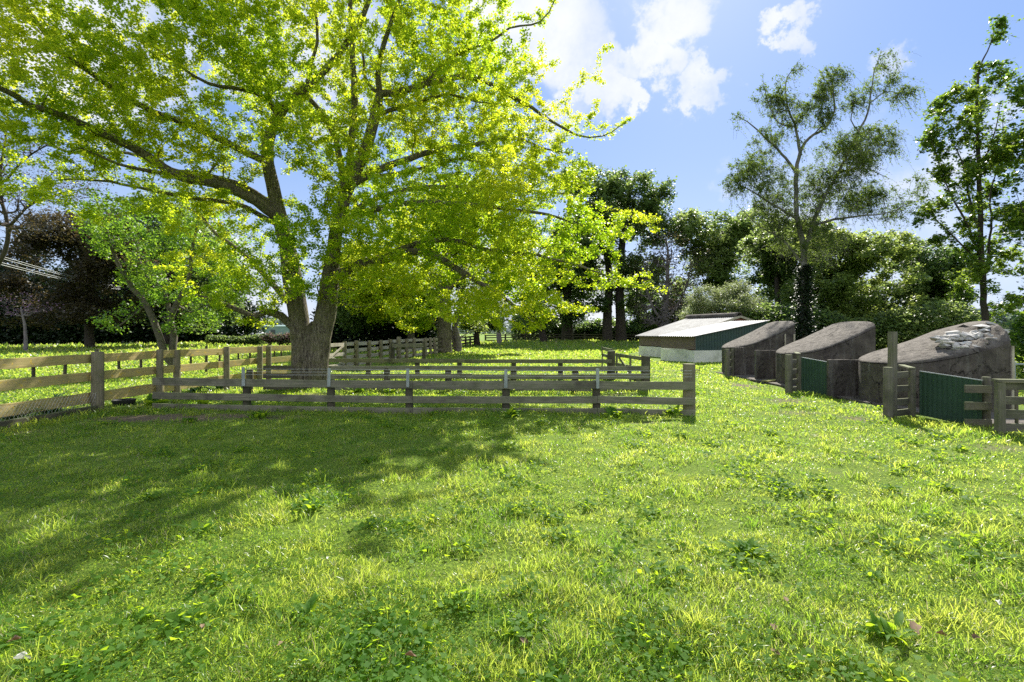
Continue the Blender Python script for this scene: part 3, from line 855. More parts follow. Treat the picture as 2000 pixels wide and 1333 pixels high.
# upper left stem
G.append(limb([(546, 425), (532, 360), (522, 300), (530, 250), (560, 205), (600, 170), (650, 120), (700, 50), (740, -60)], YT, .18, 12.2, .05))
G.append(limb([(541, 426), (500, 392), (445, 366), (390, 352), (346, 343), (257, 287), (185, 254), (119, 224), (59, 205), (0, 172), (-80, 130)], YT, .15, 8.2, .035))
G.append(limb([(346, 343), (300, 335), (274, 333), (231, 320), (160, 290)], 11.2, .06, 10.0, .02))
G.append(limb([(530, 400), (478, 366), (406, 343), (330, 330), (250, 300), (150, 300), (60, 270)], 13.2, .09, 13.5, .02))
G.append(limb([(541, 440), (480, 405), (430, 393), (330, 380), (215, 356), (120, 350)], 12.8, .07, 11.5, .02))
G.append(limb([(524, 315), (478, 297), (420, 268), (363, 240), (297, 218), (198, 158), (115, 95), (60, 30), (0, -60)], YT, .10, 9.0, .03))
G.append(limb([(572, 640), (548, 617), (520, 608), (495, 618), (460, 604), (420, 585), (380, 575)], YT, .12, 11.6, .03))
G.append(limb([(568, 600), (545, 570), (500, 520), (455, 480), (420, 455), (390, 420), (350, 400)], YT, .09, 14.5, .025))
G.append(limb([(545, 215), (500, 180), (430, 170), (380, 150), (300, 90)], 12.6, .07, 11.5, .02))
# right stem: fork
G.append(limb([(676, 378), (690, 345), (715, 290), (728, 245), (737, 210), (742, 185)], YT - .2, .17, 12.7, .11))
G.append(limb([(742, 185), (785, 178), (831, 165), (887, 152), (930, 152), (990, 185), (1040, 212), (1078, 238), (1128, 264), (1177, 267), (1232, 231)], 12.7, .10, 13.2, .008))
G.append(limb([(831, 165), (860, 130), (897, 102), (950, 86), (996, 56), (1055, 43), (1085, 0), (1110, -40)], 12.7, .055, 12.5, .008))
G.append(limb([(734, 225), (762, 216), (800, 205), (874, 185), (930, 200), (1010, 205)], 12.7, .07, 13.6, .015))
G.append(limb([(742, 185), (738, 150), (748, 90), (765, 40), (790, -30), (820, -140)], 12.7, .085, 12.0, .03))
G.append(limb([(742, 190), (715, 155), (708, 100), (690, 40), (680, -60)], 12.7, .05, 12.9, .02))
G.append(limb([(690, 360), (730, 338), (760, 325), (820, 303), (870, 290), (920, 285), (960, 275), (1005, 268), (1060, 290), (1110, 300)], 12.8, .11, 12.4, .012))
G.append(limb([(700, 348), (760, 342), (830, 328), (900, 310), (960, 325), (1030, 345)], 12.8, .06, 13.2, .012))
G.append(limb([(672, 385), (667, 330), (655, 275), (638, 235), (615, 205), (598, 180), (605, 140), (620, 60), (600, -60)], 12.8, .10, 13.4, .03))
G.append(limb([(680, 370), (684, 300), (692, 220), (690, 130), (686, 50), (683, -40), (690, -220)], 13.2, .12, 13.8, .05))
G.append(limb([(660, 545), (712, 512), (750, 507), (800, 492), (850, 500), (900, 530), (932, 550), (975, 575), (1012, 605), (1060, 640)], 12.7, .15, 11.4, .012))
G.append(limb([(750, 507), (800, 480), (880, 470), (960, 490), (1050, 500), (1130, 520), (1200, 545), (1290, 566)], 12.4, .08, 11.6, .008))
G.append(limb([(664, 430), (720, 412), (800, 397), (900, 398), (1000, 410), (1070, 420), (1130, 440), (1210, 460)], 12.7, .10, 12.2, .01))
G.append(limb([(664, 430), (720, 395), (800, 370), (900, 365), (1000, 370), (1100, 380), (1200, 410), (1290, 430)], 12.9, .08, 13.0, .008))
G.append(limb([(655, 480), (640, 430), (635, 400), (648, 380)], 12.3, .03, 11.2, .01))
GL = [lobe(1100, 240, 13, 55, 40, .8, 1.6), lobe(1165, 245, 13.1, 40, 28, .5, 1.2), lobe(1050, 200, 13, 40, 40, .8, 1.2), (-5.2, 12.9, 8.6, 5.6, 5.2, 4.6, .7), (-5.0, 12.0, 11.5, 5.5, 4.5, 3.0, .4),
      lobe(830, 440, 12.4, 250, 110, 3.0, 1.6), lobe(1010, 440, 12.4, 170, 130, 2.6, 1.9), lobe(1130, 450, 12.2, 120, 70, 1.5, 1.3),
      lobe(900, 230, 13, 150, 120, 3.0, 1.1), lobe(1000, 160, 13, 85, 110, 1.8, .9), lobe(850, 60, 12.8, 150, 120, 3, 1.0), lobe(960, 330, 13, 140, 60, 2.0, 1.2),
      lobe(1060, 300, 13, 70, 60, 1.2, 1.0), lobe(940, 600, 11.5, 120, 45, 1.1, 3.6), lobe(1070, 600, 11.5, 85, 28, .7, 3.4), lobe(1000, 640, 11.4, 60, 18, .5, 1.5), lobe(1020, 540, 12, 120, 50, 1.3, 1.3), lobe(1190, 548, 11.7, 90, 22, .6, 1.6),
      lobe(740, 560, 12.2, 120, 60, 1.6, 1.0), lobe(800, 590, 12.3, 70, 45, .9, 1.2), lobe(500, 480, 12.3, 120, 70, 2.0, 1.0), lobe(480, 590, 12.0, 90, 50, 1.4, .9), lobe(420, 540, 13, 90, 60, 1.6, .8),
      lobe(300, 330, 11.5, 220, 90, 2.5, .8), lobe(150, 180, 10, 230, 120, 2.5, 1.6), lobe(350, 130, 11.5, 260, 140, 3.0, 1.4), lobe(60, 230, 9.5, 150, 90, 1.6, 1.2), lobe(150, 60, 9.5, 220, 90, 2.0, 1.3), lobe(300, 250, 10.5, 200, 70, 1.6, 1.3), lobe(450, 60, 11, 200, 100, 2.0, 1.2), lobe(450, 260, 11, 140, 70, 1.4, 1.0), lobe(160, 390, 10.5, 170, 50, 1.4, .8), lobe(340, 420, 11.5, 110, 50, 1.2, .8), lobe(620, 120, 12.5, 180, 160, 3.5, .9),
      lobe(60, 330, 10.5, 130, 80, 1.8, .6), lobe(650, 300, 11.5, 120, 110, 1.8, .6), lobe(620, 450, 11.6, 110, 70, .8, 2.6), lobe(560, 540, 11.8, 80, 50, .8, 1.4), lobe(690, 480, 11.8, 90, 60, .9, 2.0), lobe(250, 30, 10, 250, 120, 2.5, .7), lobe(600, 470, 11.3, 60, 60, .8, .7)]
# a few free shoots beyond the outline on the right
ex = []
for pts, Y in [([(1080, 200), (1110, 175), (1140, 140), (1170, 110), (1195, 92)], 13), ([(1130, 262), (1150, 225), (1165, 195), (1180, 165)], 13.2),
               ([(1110, 190), (1130, 170), (1150, 150)], 13.1), ([(1290, 450), (1270, 440), (1240, 430)], 12.9), ([(1300, 565), (1250, 560)], 11.6), ([(1160, 605), (1130, 600), (1100, 608)], 11.3),
               ([(1050, 20), (1060, 50), (1085, 5)], 12.6), ([(1090, 120), (1060, 130), (1030, 140)], 12.9), ([(1120, 330), (1100, 310)], 12.8), ([(1195, 265), (1215, 245)], 13.2)]:
    ex += [at(a, b_, Y) for a, b_ in pts]
tree('maidenhair_tree', 'huge spreading tree with fused double trunk and bright yellow-green leaves beside the stock pens', (at(611, 757, YT)[0], YT, 0), G, GL,
     9000, 560000, .050, 'ginkgo', 'bark_grey', seed=4, step=.30, sigma=.055, gap=.35, gs=1.3, flat=.35, pl=.16, tip_r=.0042, thr=.022, flute=.035, shell=.35, along=.3, wob=.035, extra_targets=np.array(ex), rise=-.02, zmin=1.3)

# --- other trees
def T(name, label, px, py, Y, limbs, lobes, nt, nl, ls, lm, bark, **k):
    b = at(px, py, Y)
    z = float(gz(b[0], Y)) - .05
    first = limbs[0]
    limbs = [[(first[0][0], first[0][1], z, first[0][3] * 1.15)] + first] + limbs[1:] if first[0][2] > z + .05 else limbs
    return tree(name, label, (b[0], Y, z), limbs, lobes, nt, nl, ls, lm, bark, **k)

T('garden_tree', 'slender tree with two leaning grey stems rising behind the olive board fence', 332, 716, 18.0,
  [limb([(338, 712), (338, 660), (333, 620), (345, 595), (365, 560), (372, 520), (375, 495), (383, 450), (395, 400)], 18, .135, 18, .03),
   limb([(330, 712), (318, 680), (300, 625), (285, 595), (262, 565), (235, 525), (220, 490), (205, 440), (190, 400)], 17.9, .135, 17, .03),
   limb([(334, 618), (328, 590), (318, 565), (295, 550), (275, 520), (268, 470), (262, 420)], 18, .085, 18.5, .02),
   limb([(285, 598), (255, 620), (230, 640), (200, 640)], 18, .04, 17, .01),
   limb([(345, 595), (370, 610), (400, 600), (430, 590)], 18, .05, 18.5, .01)],
  [lobe(385, 605, 18, 60, 45, 1.2), lobe(440, 560, 18.5, 55, 60, 1.5), lobe(300, 470, 18, 90, 80, 2.0), lobe(400, 460, 18, 80, 60, 1.8), lobe(215, 615, 17.2, 45, 30, .7, 1.6), lobe(330, 540, 18.5, 80, 50, 1.5), lobe(220, 430, 17, 60, 60, 1.5)],
  900, 19000, .075, 'maple', 'bark_lim', seed=12, sigma=.10, gap=.44, gs=1.1, tip_r=.005)

T('broad_tree', 'stout grey-trunked tree with bright crown standing in the paddock behind the double-trunked tree', 868, 692, 33.0,
  [[(*at(868, 694, 33), .72)] + limb([(868, 688), (867, 670), (868, 640), (869, 600), (868, 560), (872, 500), (868, 440)], 33, .58, 33, .3),
   limb([(868, 585), (850, 540), (810, 510), (770, 490)], 33, .2, 31, .06), limb([(870, 570), (900, 545), (940, 520), (990, 500)], 33, .18, 32, .05), limb([(868, 470), (880, 420), (900, 380)], 33, .2, 34, .06)],
  [lobe(850, 500, 33, 110, 80, 4.5), lobe(750, 570, 33, 90, 60, 3), lobe(900, 430, 33, 130, 70, 4.5), lobe(970, 510, 33, 80, 70, 3), lobe(800, 610, 32, 60, 35, 2), lobe(700, 520, 33, 80, 60, 3), lobe(1020, 560, 34, 50, 40, 2, .6), lobe(930, 590, 31, 40, 30, 1.5, .5)],
  1100, 62000, .19, 'ginkgo', 'bark_grey', seed=21, sigma=.28, gap=.42, gs=.35, tip_r=.012, thr=.05, flute=.03)
T('crooked_tree', 'thin crooked pale tree close beside the stout paddock tree', 893, 689, 34.0,
  [limb([(894, 690), (895, 665), (888, 640), (895, 610), (901, 580), (905, 545), (915, 500)], 34, .27, 34, .08),
   limb([(890, 690), (884, 660), (880, 640)], 34.1, .13, 34, .06), limb([(896, 608), (915, 590), (940, 575)], 34, .1, 33, .03)],
  [lobe(920, 560, 34, 40, 50, 2.5), lobe(930, 610, 34, 30, 45, 1.5), lobe(900, 520, 34, 40, 40, 2)], 420, 4500, .15, 'yellowgreen', 'bark_twig', seed=23, sigma=.15, tip_r=.012, thr=.05, rise=-.05)
T('small_tree', 'small low-crowned tree at the left end of the dark far fence', 932, 676, 46.0,
  [limb([(932, 676), (931, 655), (938, 640), (945, 615)], 46, .33, 46, .12), limb([(932, 655), (925, 635), (915, 615)], 46, .2, 46, .08)],
  [lobe(945, 618, 46, 42, 26, 2.5), lobe(915, 622, 46, 26, 20, 2)], 200, 7000, .2, 'yellowgreen', 'bark_dark', seed=24, sigma=.3, tip_r=.012, thr=.06)
T('bare_tree', 'reddish bare-twigged tree showing under the bright boughs', 975, 668, 52.0,
  [limb([(975, 670), (974, 640), (972, 610), (965, 570)], 52, .3, 52, .1)], [lobe(965, 560, 52, 40, 60, 3), lobe(985, 590, 52, 30, 40, 2)], 700, 1800, .18, 'copper', 'bark_twig', seed=25, tip_r=.014, thr=.06, sigma=.1)
DT = 'dark tall trees at the far end of the paddock'
T('tall_tree', 'dark-leaved tall tree with two thick bare trunks at the far fence', 1200, 668, 58.0,
  [limb([(1187, 670), (1186, 640), (1187, 600), (1190, 540), (1180, 480), (1160, 430)], 58, .68, 58, .25),
   [(*at(1213, 670, 58.4), .9, 1)] + limb([(1213, 660), (1212, 620), (1210, 560), (1215, 480), (1225, 400), (1235, 360)], 58.4, .68, 58, .2)],
  [lobe(1200, 420, 58, 80, 75, 5), lobe(1145, 470, 58, 60, 70, 4), lobe(1262, 440, 58, 58, 60, 5), lobe(1232, 365, 58, 55, 38, 3.5), lobe(1170, 360, 58, 45, 35, 3), lobe(1190, 530, 58, 95, 50, 5), lobe(1290, 400, 58, 30, 40, 3), lobe(1245, 560, 58, 50, 50, 4, .6), lobe(1150, 585, 58, 50, 28, 3), lobe(1220, 580, 58, 45, 28, 3)],
  2200, 60000, .26, 'evergreen', 'bark_dark', group=DT, seed=31, sigma=.32, gap=.46, gs=.4, tip_r=.02, thr=.1)
T('tall_tree', 'tall dark tree with one slim trunk left of the two-trunked tree', 1110, 668, 62.0,
  [limb([(1108, 670), (1108, 620), (1108, 560), (1110, 480), (1112, 400), (1112, 350)], 62, .8, 62, .15)],
  [lobe(1112, 365, 62, 26, 45, 2.5), lobe(1112, 450, 62, 45, 60, 4), lobe(1075, 540, 62, 50, 50, 4), lobe(1130, 560, 62, 50, 45, 4), lobe(1090, 610, 62, 60, 35, 4)],
  800, 26000, .30, 'evergreen', 'bark_dark', group=DT, seed=32, sigma=.6, gap=.46, gs=.4, tip_r=.02, thr=.1)
T('tall_tree', 'thin-crowned tree leaning right through the gap of white sky', 1060, 668, 56.0,
  [limb([(1062, 670), (1058, 640), (1050, 600), (1040, 560), (1035, 500)], 56, .45, 56, .12)],
  [lobe(1040, 540, 56, 45, 40, 3), lobe(1050, 620, 56, 40, 22, 3), lobe(1020, 480, 56, 50, 50, 3)], 420, 11000, .26, 'deciduous', 'bark_dark', group=DT, seed=33, sigma=.4, gap=.46, gs=.25, tip_r=.02, thr=.1)
T('bare_tree', 'large grey tree of bare fine twigs behind the low shed', 1297, 664, 50.0,
  [limb([(1297, 668), (1298, 640), (1300, 600), (1303, 550), (1305, 500), (1300, 460)], 50, .42, 50, .06), limb([(1298, 630), (1320, 600), (1340, 560), (1350, 520)], 50, .16, 50, .04), limb([(1298, 630), (1275, 600), (1262, 560), (1258, 510)], 50, .16, 50, .04), limb([(1310, 662), (1318, 630), (1330, 600)], 50.5, .2, 50, .06)],
  [lobe(1310, 540, 50, 78, 85, 4.5), lobe(1340, 570, 50, 50, 50, 3), lobe(1275, 600, 50, 45, 45, 3), lobe(1265, 510, 50, 35, 45, 3)],
  7000, 3500, .16, 'copper', 'bark_twig', seed=34, tip_r=.034, thr=.06, sigma=.08, step=.6, wob=.08, pl=.2, rise=.0, rmax=.3)
T('tall_tree', 'low dark tree filling in behind the grey bare-twigged tree', 1275, 668, 66.0,
  [limb([(1275, 670), (1275, 640), (1277, 600), (1280, 560)], 66, .45, 66, .15)],
  [lobe(1265, 600, 66, 60, 40, 4), lobe(1330, 610, 66, 60, 38, 4), lobe(1240, 640, 66, 60, 22, 4), lobe(1300, 560, 66, 50, 40, 4, .6)], 900, 22000, .28, 'evergreen', 'bark_dark', group=DT, seed=40, sigma=.35, gap=.44, gs=.35, tip_r=.02, thr=.1)
T('shrub', 'pale green feathery rounded shrub behind the low shed', 1415, 658, 36.0,
  [limb([(1415, 660), (1414, 640), (1412, 610), (1410, 580)], 36, .15, 36, .05)],
  [lobe(1415, 605, 36, 82, 52, 2.8), lobe(1370, 620, 36, 45, 34, 2), lobe(1460, 615, 36, 45, 42, 2), lobe(1435, 585, 36, 50, 36, 2)], 900, 52000, .13, 'pale_shrub', 'bark_twig', seed=35, sigma=.18, tip_r=.008, thr=.04, along=2.0, aspect=.4, shell=.6, cat='shrub')
BT = 'trees behind the huts'
T('broadleaf_tree', 'hazy green tree filling the gap between bare grey tree and birch', 1425, 660, 54.0,
  [limb([(1425, 664), (1425, 620), (1420, 560), (1415, 500), (1410, 450)], 54, .5, 54, .12)],
  [lobe(1400, 450, 54, 75, 42, 4.5), lobe(1345, 450, 54, 50, 40, 4), lobe(1470, 440, 54, 65, 45, 4), lobe(1440, 520, 54, 95, 60, 5), lobe(1370, 520, 54, 60, 60, 4), lobe(1500, 600, 54, 70, 50, 4)],
  2000, 50000, .24, 'deciduous', 'bark_dark', group=BT, seed=36, sigma=.3, gap=.47, gs=.4, tip_r=.02, thr=.1)
T('broadleaf_tree', 'yellow-green tree of layered boughs right behind the middle hut', 1650, 660, 36.0,
  [limb([(1650, 664), (1652, 620), (1650, 560), (1655, 500), (1660, 460)], 36, .35, 36, .08)],
  [lobe(1650, 500, 36, 85, 60, 4, 1.2), lobe(1600, 580, 36, 75, 60, 3), lobe(1700, 560, 36, 80, 70, 3.5), lobe(1730, 490, 36, 60, 45, 3), lobe(1560, 620, 36, 55, 35, 2.5), lobe(1650, 630, 35, 100, 30, 2.5)],
  2400, 66000, .17, 'yellowgreen', 'bark_dark', group=BT, seed=37, sigma=.2, gap=.48, gs=.55, tip_r=.012, thr=.06)
T('broadleaf_tree', 'dark dense tree between the birch and the tall sycamore', 1805, 662, 38.0,
  [limb([(1805, 664), (1803, 620), (1800, 560), (1798, 500)], 38, .4, 38, .1)],
  [lobe(1800, 520, 38, 75, 65, 3.5), lobe(1760, 590, 38, 80, 55, 3.5), lobe(1835, 590, 38, 50, 50, 3), lobe(1850, 545, 38, 30, 30, 2), lobe(1780, 640, 37, 90, 20, 2.5)],
  2000, 52000, .18, 'deciduous', 'bark_dark', group=BT, seed=38, sigma=.2, gap=.46, gs=.55, tip_r=.012, thr=.06)
T('broadleaf_tree', 'deep green ivy-wrapped tree just left of the birch trunk', 1520, 662, 42.0,
  [limb([(1520, 664), (1520, 620), (1518, 560), (1515, 500)], 42, .4, 42, .1)],
  [lobe(1520, 560, 42, 60, 60, 3.5), lobe(1500, 480, 42, 60, 45, 3), lobe(1560, 490, 42, 55, 50, 3), lobe(1500, 630, 41, 60, 30, 2.5)],
  700, 32000, .22, 'deciduous', 'bark_dark', group=BT, seed=39, sigma=.25, gap=.46, gs=.5, tip_r=.012, thr=.06)

YB = 30.0
T('birch_tree', 'tall airy birch with pale branching stems above the concrete huts', 1570, 676, YB,
  [limb([(1572, 690), (1570, 653), (1571, 570), (1570, 495), (1558, 430), (1555, 396), (1555, 337), (1563, 297), (1580, 270), (1610, 252), (1630, 215), (1625, 160), (1640, 125)], YB, .21, YB, .02),
   limb([(1555, 337), (1535, 310), (1503, 277), (1480, 255), (1459, 238), (1432, 223)], YB, .09, YB, .015),
   limb([(1563, 297), (1553, 248), (1538, 208), (1535, 160), (1560, 120)], YB, .09, 30.5, .015),
   limb([(1553, 248), (1520, 240), (1500, 200), (1490, 155)], YB, .05, 29.5, .012),
   limb([(1571, 495), (1590, 430), (1607, 391), (1637, 337), (1660, 290), (1677, 257), (1694, 223), (1700, 190), (1706, 148), (1721, 99)], YB, .13, 29.5, .015),
   limb([(1677, 257), (1662, 235), (1668, 200), (1660, 170)], 29.6, .04, 29.5, .01),
   limb([(1700, 200), (1730, 180), (1765, 185)], 29.5, .04, 29.5, .01),
   limb([(1590, 440), (1640, 428), (1677, 423), (1736, 416), (1776, 396)], YB, .09, 28.5, .012),
   limb([(1556, 425), (1530, 412), (1503, 396), (1454, 366), (1419, 347)], YB, .09, 30.5, .012),
   limb([(1637, 337), (1690, 330), (1740, 350)], YB, .06, 30, .012), limb([(1570, 520), (1530, 470), (1480, 440), (1440, 400)], YB, .07, 31, .012)],
  [lobe(1500, 175, YB, 30, 40, 1.3), lobe(1540, 215, YB, 35, 40, 1.3), lobe(1612, 165, YB, 40, 48, 1.4, 1.5), lobe(1562, 130, YB, 18, 22, .7, .6), lobe(1718, 150, YB, 32, 55, 1.3), lobe(1755, 185, YB, 32, 24, .9), lobe(1665, 195, YB, 28, 35, 1.0),
   lobe(1500, 290, YB, 50, 50, 1.8), lobe(1640, 300, YB, 60, 45, 2.0, 1.3), lobe(1700, 290, YB, 40, 50, 1.6), lobe(1460, 345, YB, 50, 50, 1.8), lobe(1720, 395, YB, 60, 45, 1.8), lobe(1560, 380, YB, 110, 70, 2.5), lobe(1440, 235, YB, 18, 16, .6, .5), lobe(1640, 390, YB, 80, 40, 2.0),
   lobe(1590, 220, YB, 35, 40, 1.2), lobe(1570, 470, YB, 80, 40, 2.0), lobe(1740, 270, YB, 20, 50, .9, .6), lobe(1785, 360, 29, 25, 25, .8, .6)],
  2600, 30000, .075, 'birch', 'bark_birch', seed=41, sigma=.10, gap=.42, gs=.75, tip_r=.007, thr=.03, droop=.05, rise=.04, wob=.06, hang=(5200, .85, (.5, 0, -.65), 14))
# ivy on the lower birch stem
rng = np.random.default_rng(77)
ys = rng.uniform(0, 5.6, 9000) ; bx = at(1571, 600, YB)[0]
iv = np.stack([bx + rng.normal(0, .34, 9000) * (1 - ys / 9), YB + rng.normal(0, .34, 9000), ys], -1)
br = bpy.data.objects['birch_tree']
ivo = leaves_obj('ivy', iv - np.array(br.location), .12, 'hedge', br, rng)

YS = 22.0
T('sycamore_tree', 'tall straight sycamore with clumped leaves beside the broken hut', 1925, 720, YS,
  [limb([(1925, 711), (1924, 640), (1922, 590), (1917, 500), (1914, 400), (1912, 315), (1909, 240), (1908, 180), (1914, 130), (1935, 85), (1945, 42)], YS, .15, YS, .008),
   limb([(1913, 504), (1890, 440), (1862, 392), (1840, 340), (1815, 260)], YS, .06, YS, .01), limb([(1913, 450), (1898, 410), (1888, 360), (1878, 315), (1850, 260)], YS, .07, YS, .01),
   limb([(1928, 540), (1932, 480), (1936, 420), (1934, 380), (1955, 300), (1960, 220)], YS, .06, YS, .01), limb([(1917, 520), (1880, 480), (1850, 450), (1810, 410)], YS, .05, YS, .01),
   limb([(1912, 330), (1940, 270), (1955, 200)], YS, .05, YS, .01)],
  [lobe(1880, 205, YS, 42, 45, 1.3, 1.2), lobe(1930, 165, YS, 38, 55, 1.2), lobe(1915, 300, YS, 60, 60, 1.6, 1.2), lobe(1850, 265, YS, 42, 50, 1.3), lobe(1820, 225, YS, 20, 30, .6, .6), lobe(1800, 400, YS, 38, 38, 1.1, 1.4), lobe(1850, 400, YS, 50, 40, 1.3),
   lobe(1925, 440, YS, 60, 60, 1.6), lobe(1965, 330, YS, 38, 60, 1.3), lobe(1900, 545, YS, 50, 34, 1.3), lobe(1945, 62, YS, 17, 24, .5, 1.2), lobe(1965, 520, YS, 40, 50, 1.3), lobe(1870, 480, YS, 50, 40, 1.3, .8), lobe(1870, 340, YS, 40, 35, 1.1), lobe(1950, 590, YS, 40, 25, 1.1, .7)],
  1100, 9000, .11, 'syc', 'bark_dark', seed=51, hang=(2300, .36, (.35, 0, -.35), 9), sigma=.10, gap=.48, gs=1.3, tip_r=.006, thr=.02, wob=.05)
T('sycamore_tree', 'leafy sycamore cut off by the right edge of the picture', 2060, 730, 20.0,
  [limb([(2060, 720), (2058, 600), (2055, 480), (2050, 360), (2046, 240), (2040, 120)], 20, .16, 20, .02), limb([(2056, 520), (2010, 440), (1985, 380)], 20, .05, 20, .01), limb([(2057, 600), (2010, 580), (1970, 585)], 20, .04, 20, .01)],
  [lobe(2010, 280, 20, 50, 60, 1.5), lobe(2000, 180, 20, 30, 40, 1.1), lobe(2020, 420, 20, 50, 60, 1.5), lobe(2000, 600, 20, 40, 30, 1.2), lobe(2070, 300, 20, 70, 130, 2), lobe(2050, 520, 20, 50, 50, 1.5), lobe(1985, 330, 20, 22, 40, .9)],
  600, 6000, .11, 'syc', 'bark_dark', seed=52, hang=(1400, .36, (.35, 0, -.35), 9), sigma=.11, gap=.46, gs=1.0, tip_r=.006, thr=.02)

# left: copper and bare trees, hedge
T('copper_tree', 'brown-leaved copper tree above the dark hedge', 175, 676, 38.0,
  [limb([(175, 680), (174, 640), (178, 590), (170, 520), (165, 470)], 38, .35, 38, .08)],
  [lobe(165, 520, 38, 110, 85, 4), lobe(90, 560, 38, 90, 60, 4), lobe(260, 560, 38, 90, 70, 4), lobe(130, 450, 38, 70, 45, 3), lobe(20, 590, 38, 70, 50, 3), lobe(60, 500, 38, 70, 45, 3), lobe(230, 470, 38, 70, 50, 3), lobe(180, 610, 38, 120, 40, 3)],
  3000, 60000, .17, 'copper', 'bark_dark', seed=61, sigma=.25, gap=.34, gs=.3, tip_r=.012, thr=.05)
T('dark_tree', 'dark brownish-green tree right of the copper one', 330, 676, 44.0,
  [limb([(330, 678), (331, 640), (335, 560), (330, 480), (320, 420)], 44, .45, 44, .08)],
  [lobe(330, 470, 44, 90, 90, 5), lobe(270, 440, 44, 80, 60, 4), lobe(400, 520, 44, 70, 70, 4), lobe(330, 590, 44, 100, 60, 5), lobe(420, 600, 44, 45, 45, 3)],
  1100, 30000, .22, 'evergreen', 'bark_dark', seed=62, sigma=.35, gap=.40, gs=.3, tip_r=.015, thr=.06)
for i, (px, top, w_, Y_, lab) in enumerate([(-30, 450, 80, 56, 'dark conifer cut off by the left edge'), (70, 430, 85, 58, 'dark conifer showing a pale green tip at the left'), (190, 440, 90, 57, 'dark conifer behind the brown-leaved tree'), (420, 450, 80, 58, 'dark conifer behind the garden tree, right of the others'), (300, 440, 80, 60, 'tallest dark conifer behind the garden tree')]):
    h_ = 676 - top
    T('dark_conifer', lab, px, 676, Y_, [limb([(px, 678), (px, 640), (px + 2, top + h_ * .5), (px, top + h_ * .15)], Y_, .5, Y_, .08)],
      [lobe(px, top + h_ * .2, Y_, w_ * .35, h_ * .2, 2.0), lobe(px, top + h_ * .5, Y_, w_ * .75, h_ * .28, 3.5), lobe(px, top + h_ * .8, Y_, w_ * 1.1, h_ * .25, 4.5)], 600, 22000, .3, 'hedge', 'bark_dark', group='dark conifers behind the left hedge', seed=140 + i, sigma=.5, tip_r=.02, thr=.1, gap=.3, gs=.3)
T('bare_tree', 'bare tree of dense fine arching twigs against the sky over the left fence', -40, 700, 21.0,
  [limb([(-60, 712), (-50, 640), (-30, 560), (10, 490), (15, 440), (5, 400), (0, 340), (10, 280)], 21, .12, 20, .04), limb([(20, 440), (60, 400), (110, 380), (160, 370)], 20, .06, 19, .01), limb([(5, 400), (-60, 340), (-100, 280)], 20, .08, 20, .02), limb([(5, 360), (50, 310), (100, 280), (150, 270)], 20, .05, 19, .01)],
  [lobe(60, 320, 19.5, 110, 80, 2.2), lobe(130, 370, 19, 90, 60, 1.8), lobe(20, 400, 20, 80, 60, 2), lobe(-30, 280, 20, 100, 90, 2.5), lobe(90, 440, 19, 90, 40, 1.5)],
  6000, 6000, .06, 'copper', 'bark_dark', seed=63, tip_r=.0095, thr=.03, sigma=.1, step=.35, wob=.03, pl=.3, bend=.6, rmax=.12)
T('blossom_shrub', 'shrub with loose pink blossom in front of the dark hedge', 50, 676, 33.0,
  [limb([(50, 680), (50, 650), (45, 620), (40, 600)], 33, .12, 33, .04)], [lobe(40, 590, 33, 50, 26, 1.4), lobe(70, 600, 33, 40, 22, 1.2), lobe(0, 610, 33, 30, 20, 1)], 160, 300, .10, 'pink', 'bark_twig', seed=64, sigma=.15, gap=.45, gs=.8, tip_r=.01, thr=.05, cat='shrub')

def hedge(name, label, A, B, h, depth, n, ls, mat, seed=1, cat='hedge', group=None, hv=.25, zb=0.0):
    rng = np.random.default_rng(seed)
    A = np.array(A, float); B = np.array(B, float); L = np.linalg.norm(B - A); d = (B - A) / L; nn = np.array([-d[1], d[0]])
    u = rng.uniform(0, L, n); q = rng.normal(0, .5, n).clip(-1, 1); hh = h * (1 - hv + hv * 2 * vnoise(u, u * 0, .35, seed)) * (1 - .25 * q * q)
    z = rng.uniform(0, 1, n) ** .8 * hh * (.9 + .25 * vnoise(u, z_ := rng.uniform(0, 99, n), .9, seed + 2)) + zb
    P = np.stack([A[0] + d[0] * u + nn[0] * q * depth, A[1] + d[1] * u + nn[1] * q * depth, z], -1)
    root = empty(name, (*(A + B) / 2, 0), 0, label, cat, group)
    c = np.array(root.location)
    leaves_obj('foliage', P - c, ls * rng.uniform(.6, 1.5, n), mat, root, rng)
    # woody stems inside
    m = MB()
    for i in range(max(3, int(L / 1.6))):
        t = (i + .5) / max(3, int(L / 1.6)) * L
        x, y = A + d * t
        m = MB()
        m.tube([(x - c[0], y - c[1], 0), (x - c[0] + .1, y - c[1], h * .35), (x - c[0] - .1, y - c[1] + .1, h * .75)], [.08, .06, .03], 6)
        m.build('stem', M['bark_dark'], root)
    return root
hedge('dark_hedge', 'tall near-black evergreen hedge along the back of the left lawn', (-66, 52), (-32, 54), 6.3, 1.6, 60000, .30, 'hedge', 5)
hedge('dark_hedge', 'deep green bushy screen behind the pale rail fence right of the double trunk', (-16.5, 42), (-6.0, 40), 4.0, 1.8, 26000, .24, 'hedge', 6)
hedge('low_hedge', 'low green roadside hedge in front of the white vehicles', (-29.5, 47), (-24.3, 47.5), 1.05, .8, 9000, .14, 'deciduous', 7)
